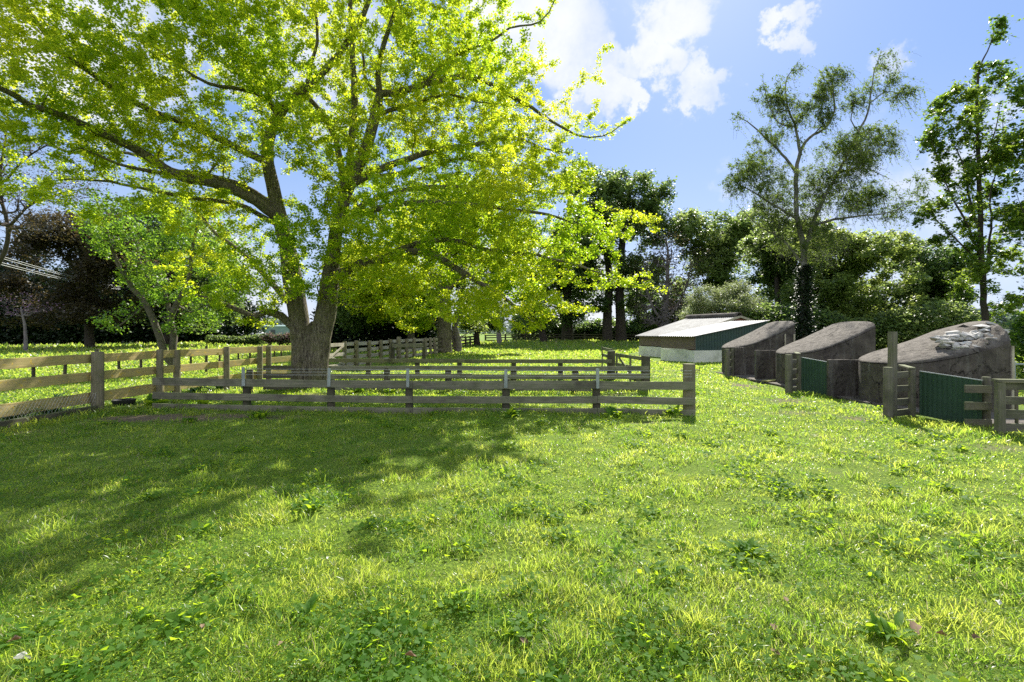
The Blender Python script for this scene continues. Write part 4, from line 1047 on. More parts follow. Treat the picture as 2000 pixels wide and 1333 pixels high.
for i, (px, w) in enumerate([(527, 15), (547, 12), (562, 10)]):
    b = at(px, 672, 44.0)
    T('rhododendron', ['dusky-blossomed rounded bush left of the double trunk, largest of three', 'middle dusky bush of the three left of the double trunk', 'dusky bush touching the double trunk on its left'][i], px, 672, 44.0,
      [limb([(px, 674), (px, 668), (px + 1, 660)], 44, .06, 44, .03)], [lobe(px, 661, 44, w, 9, .7)], 60, 2600, .12, 'rhodo', 'bark_twig', group='dusky bushes left of the double trunk', seed=70 + i, sigma=.15, cat='bush', thr=.2, zmin=.15)
T('evergreen_tree', 'brown-trunked dark tree behind the pale rail fence', 803, 684, 37.0,
  [limb([(803, 686), (803, 660), (802, 630), (800, 600), (795, 560)], 37, .32, 37, .15)],
  [lobe(780, 590, 37, 70, 45, 3), lobe(730, 600, 37, 60, 40, 3), lobe(690, 590, 37, 60, 50, 3), lobe(830, 570, 37, 40, 40, 2.5), lobe(740, 540, 37, 80, 50, 3)], 700, 26000, .2, 'evergreen', 'bark_lim', seed=73, sigma=.35, gap=.36, gs=.3, tip_r=.012, thr=.06)
hedge('undergrowth', 'dark tangled undergrowth behind the far rail fence', (0, 66), (30, 64), 3.2, 2.0, 26000, .32, 'evergreen', 8, hv=.5)
hedge('undergrowth', 'bushes at the foot of the trees behind the concrete huts', (14.5, 33.5), (33, 31), 2.4, 1.6, 30000, .18, 'deciduous', 9, hv=.45)
hedge('leafy_bush', 'sunlit leafy bush by the pipe rail behind the broken hut', (15.3, 14.6), (18.5, 13.6), 1.85, .6, 9000, .12, 'syc', 10, hv=.2, cat='bush')
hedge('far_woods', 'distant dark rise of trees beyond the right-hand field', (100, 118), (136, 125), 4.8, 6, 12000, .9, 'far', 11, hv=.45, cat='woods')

# distant woods as one mass
rng = np.random.default_rng(90)
N = 26000
px = rng.uniform(380, 2100, N); Yd = rng.uniform(290, 340, N)
hh = (4 + 6 * vnoise(px, px * 0, .012, 3) + 4 * vnoise(px, px * 0, .05, 4)) * rng.uniform(.0, 1, N)
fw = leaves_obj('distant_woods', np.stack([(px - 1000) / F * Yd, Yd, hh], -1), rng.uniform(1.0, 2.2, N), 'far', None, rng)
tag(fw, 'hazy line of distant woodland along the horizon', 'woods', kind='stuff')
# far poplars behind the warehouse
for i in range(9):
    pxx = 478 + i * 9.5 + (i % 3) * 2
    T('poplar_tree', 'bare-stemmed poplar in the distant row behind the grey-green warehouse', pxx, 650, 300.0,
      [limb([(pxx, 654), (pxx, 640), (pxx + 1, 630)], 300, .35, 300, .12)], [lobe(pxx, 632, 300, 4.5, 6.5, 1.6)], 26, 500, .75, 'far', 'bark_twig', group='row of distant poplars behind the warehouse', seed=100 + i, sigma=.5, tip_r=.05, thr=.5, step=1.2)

# ------------------------------------------------------------------ fences
R = random.Random(5)
def onl(px, A, B):
    k = (px - 1000) / F
    dx, dy = B[0] - A[0], B[1] - A[1]
    t = (k * A[1] - A[0]) / (dx - k * dy)
    return (A[0] + dx * t, A[1] + dy * t)
def g0(p): return float(gz(p[0], p[1]))

def fence_run(root, A, B, rails, postpts, mat, side=0.0, splits=None, th=.028, post_r=.08, post_h=1.0, pmat=None, jit=.004, sag=.0, name='rail'):
    o = np.array([*root.location])
    d = np.array([B[0] - A[0], B[1] - A[1]], float); L = np.linalg.norm(d); d /= L; nn = np.array([-d[1], d[0]])
    sp = [0] + (splits or []) + [1]
    for (z, wd) in rails:
        for a, b in zip(sp[:-1], sp[1:]):
            pa = np.array(A) + d * L * a + nn * side; pb = np.array(A) + d * L * b + nn * side
            dz = R.uniform(-.012, .012)
            m = MB()
            m.board((pa[0] - o[0], pa[1] - o[1], z + dz + g0(pa) * .6), (pb[0] - d[0] * .006 - o[0], pb[1] - d[1] * .006 - o[1], z - dz * .5 + g0(pb) * .6), wd, th, rng=R, jit=jit, sag=sag)
            m.build(name, M[mat], root)
    for q in postpts:
        p = q[:2]; r = q[2] if len(q) > 2 else post_r; h = q[3] if len(q) > 3 else post_h
        m = MB()
        m.post((p[0] - o[0], p[1] - o[1], g0(p) - .05), (p[0] - o[0] + R.uniform(-.012, .012), p[1] - o[1], g0(p) + h), r, rng=R, tilt_top=R.uniform(-.1, .1))
        m.build('post', M[pmat or 'wood_post'], root, smooth=True)

# front pen fence
A1, B1 = (-6.86, 9.23), (3.27, 8.63)
r = empty('pen_fence', ((A1[0] + B1[0]) / 2, 8.93, 0), 0, 'long low three-rail grey fence with wires and upright battens, nearest of the pen fences', 'fence')
PX1 = [477, 643, 797, 988, 1167]
pp = []
for q in PX1:
    a = onl(q, A1, B1); pp.append((a[0], a[1] + .10, .075, .60))
fence_run(r, A1, B1, [(.54, .145), (.265, .13), (.055, .12)], pp, 'wood_grey', side=-.0, splits=[.497, .83], pmat='wood_dark', sag=.004)
e = onl(1351, A1, B1)
m = MB(); m.post((e[0] - r.location[0], e[1] + .13 - r.location[1], -.05), (e[0] - r.location[0], e[1] + .13 - r.location[1], .915), .112, rng=R, n=18, jit=.01)
ep = m.build('end_post', M['wood_post'], r, smooth=True)
m = MB()
ex_, ey_ = e[0] - r.location[0], e[1] + .13 - r.location[1]
m.tube([(ex_ + .10, ey_, .80), (ex_ + .19, ey_, .80), (ex_ + .195, ey_, .82), (ex_ + .195, ey_, .86)], .008)
m.build('hook', M['iron'], r); m = MB()
m.tube([(ex_ + .10, ey_, .765), (ex_ + .19, ey_, .765), (ex_ + .195, ey_, .80)], .006)
m.build('hook', M['iron'], r); m = MB()
m.tube([(ex_ - .16, ey_ - .02, .80), (ex_ - .10, ey_ - .02, .80)], .006)
m.build('hook', M['iron'], r); m = MB()
m.tube([(ex_ + .15, ey_, .13), (ex_ + .175, ey_, .14), (ex_ + .18, ey_, .17)], .01)
m.build('hook', M['iron'], r)
for q in PX1:
    a = onl(q, A1, B1); m = MB()
    x, y = a[0] - r.location[0], a[1] - r.location[1]
    m.board((x, y - .026, .475), (x + R.uniform(-.01, .01), y - .026, .83 + R.uniform(-.02, .01)), .058, .016, up=(1, 0, 0), rng=R)
    m.build('batten', M['galv'], r)
for z in (.80, .745, .69):
    m = MB(); a = onl(480, A1, B1); n_ = 12
    m.tube([(a[0] + (e[0] - a[0]) * i / n_ - r.location[0], a[1] + (e[1] - a[1]) * i / n_ - .01 - r.location[1], z - .008 * math.sin(i * math.pi / n_ * 5) ** 2) for i in range(n_ + 1)], .0028, 4)
    m.build('wire', M['wire'], r)

# second pen fence
A2, B2 = (-6.25, 12.15), (3.36, 11.85)
r = empty('pen_fence', (-1.5, 12.0, 0), 0, 'middle low pen fence ending in a thick post with a gate', 'fence')
pp = [(onl(q, A2, B2)[0], 12.1, .085, .57) for q in (490, 755, 875, 1003, 1125)]
TA = onl(573, A2, B2); TB = onl(647, A2, B2)
fence_run(r, A2, TA, [(.59, .11), (.39, .12), (.10, .12)], pp[:1], 'wood_dark', pmat='wood_dark')
fence_run(r, TB, B2, [(.59, .115), (.39, .12), (.10, .12)], pp[1:] + [(3.30, 11.96, .115, .87)], 'wood_grey', splits=[.45, .8], pmat='wood_dark')
r2 = empty('pen_fence', (-1.5, 15.0, 0), 0, 'farthest low pen fence, only its top rail and stub posts clear', 'fence')
A3, B3 = (-6.0, 15.35), (3.05, 14.8)
TC = onl(630, A3, B3)
pp = [(*onl(q, A3, B3), .08, .58) for q in (719, 815, 898, 1004, 1095)]
fence_run(r2, TC, B3, [(.59, .12), (.36, .12), (.10, .12)], pp + [(3.05, 14.9, .13, .9)], 'wood_grey', side=-.09, splits=[.5], pmat='wood_dark')

def gate(name, label, A, B, zt, rails, brace, mat='wood_grey', th=.03, wd=.1, stile=.09, cat='gate', x_brace=False, z0=.1, group=None, mid=()):
    A = np.array(A, float); B = np.array(B, float); d = B - A; L = np.linalg.norm(d); d /= L
    r = empty(name, ((A + B) / 2).tolist() + [0], 0, label, cat, group); o = np.array(r.location)
    P = lambda t, z, off=0: (A[0] + d[0] * t - d[1] * off - o[0], A[1] + d[1] * t + d[0] * off - o[1], z)
    for z in rails:
        m = MB(); m.board(P(stile / 2, z), P(L - stile / 2, z), wd, th, rng=R); m.build('rail', M[mat], r)
    for t in [stile / 2, L - stile / 2] + list(mid):
        m = MB(); m.board(P(t, z0, .033), P(t, zt, .033), stile, .035, up=(d[0], d[1], 0), rng=R); m.build('stile', M[mat], r)
    if brace:
        for (t0, z0_, t1, z1) in brace:
            m = MB(); m.board(P(t0, z0_, -.032), P(t1, z1, -.032), .08, .025, rng=R); m.build('brace', M[mat], r)
    return r
gate('pen_gate', 'low wooden gate with a slanting brace between the two thick pen posts', (3.12, 14.6), (3.40, 12.1), .86, [.80, .52, .22], [(.4, .75, 1.7, .2)], mid=[1.2])
gate('pen_gate', 'narrow slatted gate standing open and seen edge-on behind the pen corner', (3.14, 15.05), (3.2, 17.0), .97, [.9, .68, .46, .24], None)
gate('field_gate', 'pale grey gate with crossed braces half hidden by the double trunk', (-6.78, 16.3), (-6.62, 19.3), 1.06, [.99, .62, .2], [(.3, .2, 2.7, .95), (.3, .95, 2.7, .2)], mat='wood_pale', wd=.13)

# boundary fence on the left
BL = [(-7.95, 4.6), (-7.72, 9.0), (-7.60, 10.4), (-7.32, 12.4), (-7.08, 13.7), (-6.72, 15.3)]
r = empty('boundary_fence', (-7.7, 9.0, 0), 0, 'olive weathered board fence with stout round posts along the left lawn', 'fence')
for i, (a, b) in enumerate(zip(BL[:-1], BL[1:])):
    zt = 1.0
    fence_run(r, a, b, [(zt, .165), (.665, .17), (.275, .20)], [], 'wood_olive', side=.125, th=.035, jit=.006)
for (x, y, h, rr_) in [(-7.72, 9.0, 1.12, .102), (-7.60, 10.42, 1.10, .07), (-7.62, 11.0, 1.08, .075), (-7.32, 12.4, 1.13, .075), (-7.1, 13.6, 1.09, .075), (-7.02, 13.95, 1.08, .075), (-6.78, 15.5, 1.08, .08), (-7.95, 5.4, 1.1, .1)]:
    fence_run(r, (x, y), (x + 1, y), [], [(x, y, rr_, h)], 'wood_olive')
o = r.location
for (px_, ) in [(68,), (128,), (235,), (277,), (374,), (430,), (467,), (489,), (537,), (551,)]:
    # droppers between the top two boards
    for a, b in zip(BL[:-1], BL[1:]):
        q = onl(px_, (a[0] - .16, a[1]), (b[0] - .16, b[1]))
        if a[1] <= q[1] <= b[1]:
            m = MB(); m.board((q[0] - o.x - .02, q[1] - o.y, .62), (q[0] - o.x - .02 + R.uniform(-.02, .02), q[1] - o.y + R.uniform(-.03, .03), 1.04), .05, .03, up=(0, 1, 0), rng=R)
            m.build('dropper', M['wood_dark'], r); break
m = MB(); m.board((-7.9 - o.x, 4.7 - o.y, .05), (-7.66 - o.x, 8.9 - o.y, .06), .16, .09, rng=R, jit=.012); m.build('bottom_board', M['wood_dark'], r)
m = MB()   # wire netting along the foot
Aw = np.array([-7.80, 5.2]); Bw = np.array([-7.66, 8.9]); Lw = 3.7; sp_ = .06
for k in range(int(Lw / sp_)):
    for s_ in (-1, 1):
        pts = []
        for j in range(7):
            t = k * sp_ + s_ * j * sp_ * .5; z = .06 + j * .052
            t = min(max(t, 0), Lw)
            q = Aw + (Bw - Aw) * t / Lw
            pts.append((q[0] - o.x + R.uniform(-.004, .004), q[1] - o.y, z))
        m.tube(pts, .0017, 3, cap=False)
m.build('wire_netting', M['wire'], r)
# taller posts beyond the boundary fence
for px_, y_, h in [(190, 12.2, 1.06), (403, 17.5, .98), (-10, 10, 1.0)]:
    x_ = (px_ - 1000) / F * y_
    rr = empty('fence_post', (x_, y_, 0), 0, {190: 'lone dark post rising behind the stoutest round fence post', 403: 'small dark post behind the boundary fence, left of the white vehicles', -10: 'lone post behind the fence at the left edge'}[px_], 'post')
    m = MB(); m.post((0, 0, -.05), (0, 0, h), .045, rng=R); m.build('post_shaft', M['wood_dark'], rr, smooth=True)

# pale rail fence running away
A5, B5 = (-6.60, 19.5), (-4.75, 31.5)
r = empty('rail_fence', (-5.7, 25, 0), 0, 'pale sun-bleached four-rail fence running away behind the pens', 'fence')
pp = [(*onl(q, A5, B5), .085, 1.12) for q in (673, 697, 722, 744, 764, 795, 809, 831, 841, 849)] + [(*onl(779, A5, B5), .12, 1.22)]
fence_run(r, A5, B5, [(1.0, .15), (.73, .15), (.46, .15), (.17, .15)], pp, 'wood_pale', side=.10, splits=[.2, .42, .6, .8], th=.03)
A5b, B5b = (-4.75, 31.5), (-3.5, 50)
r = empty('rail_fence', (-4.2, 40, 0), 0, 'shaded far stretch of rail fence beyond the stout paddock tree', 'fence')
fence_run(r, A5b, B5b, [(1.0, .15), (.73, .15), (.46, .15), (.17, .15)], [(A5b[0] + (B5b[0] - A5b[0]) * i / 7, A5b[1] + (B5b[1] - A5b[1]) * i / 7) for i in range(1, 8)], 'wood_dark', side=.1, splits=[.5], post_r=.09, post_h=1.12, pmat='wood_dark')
A6, B6 = (-3.3, 60), (19, 61)
r = empty('rail_fence', (8, 60.5, 0), 0, 'dark rail fence under the trees at the far end of the paddock', 'fence')
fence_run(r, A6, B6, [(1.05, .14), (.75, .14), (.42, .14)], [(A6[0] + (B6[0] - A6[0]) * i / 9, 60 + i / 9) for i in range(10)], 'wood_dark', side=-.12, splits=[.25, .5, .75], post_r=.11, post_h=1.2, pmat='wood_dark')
# short stub rail
r = empty('stub_fence', (-4.9, 22.5, 0), 0, 'short single-rail barrier on two dark posts in front of the pale fence', 'fence')
sa = (at(766, 0, 22.3)[0], 22.3); sb = (at(827, 0, 22.0)[0], 22.0)
fence_run(r, sa, sb, [(.86, .17), (.12, .1)], [(sa[0], sa[1] + .1, .1, 1.0), (sb[0], sb[1] + .1, .085, 1.06)], 'wood_grey', pmat='wood_dark')

# ------------------------------------------------------------------ right-hand pens
def short_panel(label, p0, p1, zs, h0, h1, r0, r1, capb=False):
    r = empty('short_fence', (p0[0], p0[1], 0), 0, label, 'fence panel', 'short pen panels by the green sheets')
    o = r.location
    for (p, h, rr) in ((p0, h0, r0), (p1, h1, r1)):
        m = MB(); m.post((p[0] - o.x, p[1] - o.y, -.05), (p[0] - o.x, p[1] - o.y, h), rr, rng=R); m.build('post', M['wood_yard'], r, smooth=True)
    for z in zs:
        m = MB(); m.board((p0[0] - o.x, p0[1] - o.y + .04, z), (p1[0] - o.x, p1[1] - o.y + .04, z), .11, .035, rng=R); m.build('rail', M['wood_yard'], r)
    if capb:
        m = MB(); m.board((p1[0] - o.x - .03, p1[1] - o.y - .05, h1 + .015), (p1[0] - o.x + .22, p1[1] - o.y + .5, h1 + .03), .10, .03, up=(1, 0, 0), rng=R); m.build('cap_board', M['wood_yard'], r)
    return r
short_panel('short four-rail panel between the tall post and the nearest green sheet', (6.44, 8.27), (7.05, 8.52), [.74, .50, .27, .08], .89, .84, .078, .055, True)
short_panel('short panel left of the farther green sheet', (6.73, 11.75), (7.12, 12.0), [.76, .52, .27, .08], .94, .93, .085, .05, True)
short_panel('short panel in front of the farthest hut', (7.10, 15.95), (7.36, 16.1), [.76, .52, .27], .92, .92, .08, .05)
r = empty('tall_post', (6.62, 8.42, 0), 0, 'tall weathered post standing in front of the broken hut', 'post')
m = MB(); m.post((0, 0, -.05), (.01, 0, 1.5), .072, rng=R, n=16); m.build('post_shaft', M['wood_yard'], r, smooth=True)

def sheet(name, label, A, B, z0a, z1a, z0b, z1b, mat, rib=.085, amp=.009, cat='sheet gate', parent=None, posts=True):
    A = np.array(A, float); B = np.array(B, float); d = B - A; L = np.linalg.norm(d); d /= L; nn = np.array([-d[1], d[0]])
    n_ = int(L / rib * 6)
    V = []; 
    for off in (0, .002):
        for i in range(n_ + 1):
            t = i / n_; ph = (t * L / rib) % 1.0
            a = amp * (1 if .25 < ph < .75 else -1) if True else 0
            q = A + d * L * t + nn * (a + off)
            V.append((q[0], q[1], z0a + (z0b - z0a) * t)); V.append((q[0], q[1], z1a + (z1b - z1a) * t))
    k = 2 * (n_ + 1)
    Fc = [(2 * i, 2 * i + 2, 2 * i + 3, 2 * i + 1) for i in range(n_)] + [(k + 2 * i, k + 2 * i + 1, k + 2 * i + 3, k + 2 * i + 2) for i in range(n_)] + [(2 * i + 1, 2 * i + 3, k + 2 * i + 3, k + 2 * i + 1) for i in range(n_)]
    if parent is None:
        r = empty(name, (*A, 0), 0, label, cat, 'green metal sheet gates')
    else: r = parent
    o = np.array([A[0], A[1], 0]) if parent is None else np.zeros(3)
    m = MB(); m.add(np.array(V) - o, Fc); m.build('metal_sheet', M[mat], r)
    if parent is None:
        m = MB()
        m.tube([(0, 0, z1a + .006), ((B - A)[0], (B - A)[1], z1b + .006)], .011, 6)
        m.build('top_edge', M['galv'], r)
        m = MB(); m.board((.05 * nn[0] - 0, .05 * nn[1], z0a + .1), ((B - A)[0] + .05 * nn[0], (B - A)[1] + .05 * nn[1], z0b + .1), .07, .04, rng=R); m.board((.05 * nn[0], .05 * nn[1], z1a - .08), ((B - A)[0] + .05 * nn[0], (B - A)[1] + .05 * nn[1], z1b - .08), .07, .04, rng=R)
        m.build('back_rail', M['wood_dark'], r)
    return r
sheet('sheet_gate', 'dark green ribbed metal sheet gate nearest the right edge', (7.13, 8.45), (7.24, 7.44), .04, .80, .03, .74, 'green_sheet')
sheet('sheet_gate', 'green ribbed metal sheet gate by the middle hut', (7.10, 11.85), (7.26, 11.12), .05, .86, .03, .79, 'green_sheet')

r = empty('yard_gate', (7.1, 6.95, 0), 0, 'sturdy gate of five mossy boards under a flat cap rail at the right edge', 'gate')
o = r.location
def pt(x, y, z): return (x - o.x, y - o.y, z)
for z, wd in [(.715, .11), (.505, .11), (.31, .125), (.115, .11), (-.02, .08)]:
    m = MB(); m.board(pt(7.05, 6.98, z), pt(9.3, 6.75, z), wd, .035, rng=R); m.build('rail', M['wood_yard'], r)
m = MB(); m.board(pt(6.93, 6.94, .80), pt(9.3, 6.70, .80), .035, .12, rng=R); m.build('cap_rail', M['wood_yard'], r)
m = MB(); m.board(pt(6.985, 6.92, -.02), pt(6.985, 6.92, .775), .11, .07, up=(1, 0, 0), rng=R); m.build('stile', M['wood_yard'], r)
for z in (.62, .36, .1):
    m = MB(); m.board(pt(6.95, 7.42, z), pt(7.30, 7.36, z), .12, .03, rng=R); m.build('rail', M['wood_yard'], r)
m = MB(); m.post(pt(7.32, 7.46, -.05), pt(7.32, 7.46, .80), .055, rng=R); m.build('post', M['wood_yard'], r, smooth=True)
for x in (7.4, 7.62):
    m = MB(); m.board(pt(x, 7.3, -.02), pt(x, 7.3, .78), .04, .03, up=(1, 0, 0), rng=R); m.build('upright', M['wood_yard'], r)
r = empty('pipe_rail', (13.2, 13.0, 0), 0, 'pale metal pipe rail on a post behind the broken hut', 'rail')
m = MB(); m.tube([(0.3, 0, .62), (4, .4, .60)], .025, 8); m.tube([(.3, 0, -.05), (.3, 0, .68)], .035, 8); m.build('pipe', M['galv'], r, smooth=True)

# concrete slabs
def slab(label, x0, x1, y, z, th=.075):
    r = empty('concrete_slab', ((x0 + x1) / 2, y, 0), 0, label, 'slab', 'upright concrete slabs of the pens')
    m = MB(); n_ = 10; w = (x1 - x0) / 2
    V = []; 
    for i in range(n_ + 1):
        x = -w + 2 * w * i / n_; dz = R.uniform(-.006, .006)
        V += [(x, -th / 2, -.05), (x, -th / 2, z + dz), (x, th / 2, z + dz), (x, th / 2, -.05)]
    Fc = [(4 * i + k, 4 * i + (k + 1) % 4, 4 * i + 4 + (k + 1) % 4, 4 * i + 4 + k) for i in range(n_) for k in range(4)] + [(3, 2, 1, 0), (4 * n_, 4 * n_ + 1, 4 * n_ + 2, 4 * n_ + 3)]
    m.add(V, [q[::-1] for q in Fc]); m.build('slab_panel', M['concrete'], r, bevel=.008)
slab('upright concrete slab left of the broken hut', 7.13, 7.90, 10.92, .865)
slab('upright concrete slab left of the middle hut', 7.42, 8.05, 14.75, .93)
slab('narrow upright concrete slab in front of the farthest hut', 7.38, 7.75, 16.05, .97)
m = MB(); m.box((7.28, 7.6, -.05), (8.6, 17.3, .055)); fo = m.build('concrete_apron', M['concrete'], None, bevel=.015)
tag(fo, 'low concrete floor strip running under the hut yards', 'floor', kind='structure')
r = empty('loose_board', (7.55, 13.95, .06), .3, 'loose yellowed board lying by the middle hut', 'board')
m = MB(); m.board((-.3, 0, .02), (.3, .1, .03), .22, .025, up=(0, 1, 0), rng=R); m.build('board_plank', M['wood_olive'], r)

def hut(label, xn, Yc, W, zn, zb, L=1.92, broken=False, seed=0):
    rng = np.random.default_rng(seed)
    r = empty('concrete_hut', (xn + L / 2, Yc, 0), 0, label, 'hut', 'rounded concrete pig huts')
    ox = xn + L / 2
    n_ = 34; ka = 18
    us = np.concatenate([np.linspace(0, 1, 14) ** 2 * .42, np.linspace(.42, 1, 21)[1:]])
    rows_w = []; rows_r = []
    for u in us:
        x = u * L
        xr = min(x / .8, 1); w = W * math.sqrt(max(0, 1 - (1 - xr) ** 2))
        wt = (.40 if broken else .16); zw = zn - .06 + (zb - wt - zn + .06) * u ** 1.3
        zc = zn + .04 + (zb - zn - (.14 if broken else .05)) * u ** 1.3
        f = (w / W) ** .8
        ww = []
        for k in range(7):
            z = -.05 + (zw + .05) * k / 6
            ww.append((x, -w, z))
        rr = []
        for k in range(ka + 1):
            t = math.pi * k / ka
            yy = -w * 1.004 * np.sign(math.cos(t)) * abs(math.cos(t)) ** (.95 if broken else .75)
            zz = zw + (zc - zw) * f * abs(math.sin(t)) ** .85 + .012
            rr.append((x - .003, yy, zz))
        ww2 = [(a, -b, c) for a, b, c in ww[::-1]]
        rows_w.append((ww, ww2)); rows_r.append(rr)
    def noise(V, a):
        V = np.array(V, float); nz = (vnoise(V[:, 0] * 3 + V[:, 2] * 2, V[:, 1] * 3 + V[:, 2], 1.0, seed) - .5) * 2 * a
        V[:, 0] += nz * .6; V[:, 1] += nz; V[:, 2] += nz * .5
        V[:, 0] -= L / 2
        return V
    for sidei in (0, 1):
        V = [p for rw in rows_w for p in rw[sidei]]
        k = 7; Fc = [(i * k + j, (i + 1) * k + j, (i + 1) * k + j + 1, i * k + j + 1) for i in range(len(us) - 1) for j in range(k - 1)]
        if sidei == 0: VV = list(V); FF = list(Fc)
        else: b = len(VV); VV += V; FF += [tuple(b + q for q in f) for f in Fc]
    # back wall
    b = len(VV); zw = zb - .42
    VV += [(L, -W, -.05), (L, -W, zw), (L, 0, zb - .03), (L, W, zw), (L, W, -.05), (L - .1, -W, -.05), (L - .1, -W, zw)]
    FF += [(b, b + 1, b + 2, b + 3, b + 4)]
    m = MB(); V_ = noise(VV, .015); m.add(V_, FF); m.build('wall', M['concrete'], r, smooth=True)
    # roof with an overhang beyond the back wall
    ext = []
    for dx, dz in (((.22, .07), (.42, .13), (.60, .08), (.61, .03)) if broken else ((.10, .03), (.22, .03), (.25, .0), (.255, -.03))):
        base = rows_r[-1]
        ext.append([(p[0] + dx * (1 - .75 * max(0, -p[1] / W)), p[1] * (1 - dx * .35), p[2] + dz) for p in base])
    rows = rows_r + ext
    V = [p for rw in rows for p in rw]; k = ka + 1
    Fc = [(i * k + j, i * k + j + 1, (i + 1) * k + j + 1, (i + 1) * k + j) for i in range(len(rows) - 1) for j in range(k - 1)]
    V = noise(V, .012)
    if broken:
        sel = (V[:, 1] < -.25) & (V[:, 0] > .35)
        V[sel, 2] -= .10 * rng.uniform(0, 1, sel.sum())
    nV = len(V)
    V2 = V.copy(); V2[:, 2] -= .07; V2[:, 1] *= .94
    V = np.vstack([V, V2]); Fc2 = [tuple(q + nV for q in f[::-1]) for f in Fc]
    nr = len(rows)
    rim = [((nr - 1) * k + j, (nr - 1) * k + j + 1, nV + (nr - 1) * k + j + 1, nV + (nr - 1) * k + j) for j in range(k - 1)]
    m = MB(); m.add(V, Fc + Fc2 + rim); m.build('roof', M['roof_conc'], r, smooth=True)
    # dark back sheet and its frame
    m = MB(); m.box((L / 2 + .12, -W * .62, 0), (L / 2 + .15, W * .5, zb - .12)); m.build('door_sheet', M['dark_sheet'], r)
    if broken:
        m = MB(); c0 = (-.5 * 0, 0, 0)
        for i in range(70):
            t = R.random()
            px_ = L / 2 - .95 + t * 1.25 + R.uniform(-.1, .1); py_ = -.72 + R.uniform(-.10, .34) + max(0, t - .7) * .5
            pz_ = zb - .44 + t * .12 + (py_ + .72) * .52 + R.uniform(-.01, .05) + .03 - (1 - t) * .10
            s_ = R.uniform(.045, .12)
            vs = [Vector((R.uniform(-1, 1), R.uniform(-1, 1), R.uniform(-.7, .7))).normalized() * s_ * R.uniform(.75, 1.2) for _ in range(10)]
            import bmesh
            bm = bmesh.new()
            for v in vs: bm.verts.new((v.x * 1.5 + px_, v.y + py_, v.z * .7 + pz_))
            res = bmesh.ops.convex_hull(bm, input=bm.verts)
            bm.verts.ensure_lookup_table(); bm.verts.index_update()
            m.add([tuple(v.co) for v in bm.verts], [tuple(v.index for v in f.verts) for f in bm.faces]); bm.free()
        m.build('broken_stone', M['rock'], r)
        m = MB(); m.board((L / 2 + .02, -W - .01, 0), (L / 2 + .02, -W - .01, zb - .45), .05, .04, up=(1, 0, 0), rng=R); m.build('corner_batten', M['wood_pale'], r)
    return r
hut('near rounded concrete hut with a crumbling stony roof edge', 7.42, 10.0, .95, .90, 1.68, broken=True, seed=1)
hut('middle rounded concrete hut with a lichened sloping roof', 7.52, 13.5, .95, .92, 1.75, seed=2)
h3 = hut('farthest rounded concrete hut next to the low shed, with two pale door battens', 7.50, 17.05, .95, .96, 1.84, seed=3)
for xx in (.62, .92):
    m = MB(); m.board((xx, -.99, .9), (xx, -.985, 1.42), .05, .03, up=(1, 0, 0), rng=R); m.build('door_batten', M['wood_pale'], h3)

# ------------------------------------------------------------------ shed
sh = empty('farm_shed', (8.6, 22.8, 0), math.atan2(.30, .954), 'low farm shed with whitewashed base, teal sheet side and galvanised roofs', 'shed')
def poly(name, mat, faces, th=.06, parent=sh, bevel=0):
    """closed prisms from polygons: each entry is (list of points, extrude vector)"""
    m = MB()
    for pts, ev in faces:
        k = len(pts); P_ = [tuple(p) for p in pts] + [tuple(np.array(p) + np.array(ev)) for p in pts]
        m.add(P_, [tuple(range(k)), tuple(range(2 * k - 1, k - 1, -1))] + [(i, k + i, k + (i + 1) % k, (i + 1) % k) for i in range(k)])
    return m.build(name, M[mat], parent, bevel=bevel)
LX, LY, MX0, MX1, PK, MY = 4.4, 2.66, 1.6, 7.05, 5.2, 7.3
# whitewashed base walls: lean-to side, lean-to front, main side
poly('base_wall', 'whitewash', [([(0, 0, -.05), (0, LY, -.05), (0, LY, .60), (0, 0, .60)], (.12, 0, 0)), ([(.12, 0, -.05), (LX, 0, -.05), (LX, 0, .60), (.12, 0, .60)], (0, .12, 0)),
                                ([(MX0, LY, -.05), (MX0, MY, -.05), (MX0, MY, .60), (MX0, LY, .60)], (.12, 0, 0))])
m = MB()
for z in (.72, .87, 1.02, 1.17):
    m.board((.05, .0, z), (.05, LY, z + R.uniform(-.01, .01)), .155, .03, rng=R); m.board((MX0 + .05, LY, z), (MX0 + .05, MY, z), .155, .03, rng=R)
m.build('weatherboard', M['brown_board'], sh)
# teal ribbed side
V = []; n_ = 240
for i in range(n_ + 1):
    t = i / n_; x = .02 + (LX - .02) * t; ph = (x / .16) % 1; y = .03 + (.02 if .2 < ph < .5 else 0); zt = 1.27 + (2.03 - 1.27) * t
    V += [(x, y, .60), (x, y, zt)]
m = MB(); m.add(V, [(2 * i, 2 * i + 2, 2 * i + 3, 2 * i + 1) for i in range(n_)]); m.build('ribbed_side', M['teal_sheet'], sh)
def roof(name, x0, z0, x1, z1, y0, y1, mat='roof_sheet', pitch=.16):
    ny = int((y1 - y0) / pitch * 6); nx = 4; V = []
    for j in range(ny + 1):
        y = y0 + (y1 - y0) * j / ny; dz = .018 * math.sin(2 * math.pi * (y - y0) / pitch)
        for i in range(nx + 1):
            t = i / nx; V.append((x0 + (x1 - x0) * t, y, z0 + (z1 - z0) * t + dz))
    k = nx + 1; Fc = [(j * k + i, j * k + i + 1, (j + 1) * k + i + 1, (j + 1) * k + i) for j in range(ny) for i in range(nx)]
    b = len(V); V += [(a, c, d - .02) for a, c, d in V]; Fc += [tuple(q + b for q in f[::-1]) for f in Fc]
    m = MB(); m.add(V, Fc); m.build(name, M[mat], sh, smooth=True)
roof('lean_to_roof', -.15, 1.27, LX, 2.06, -.1, LY + .05)
roof('roof', MX0 - .2, 1.24, PK, 2.36, LY + .1, MY + .1, 'roof_old')
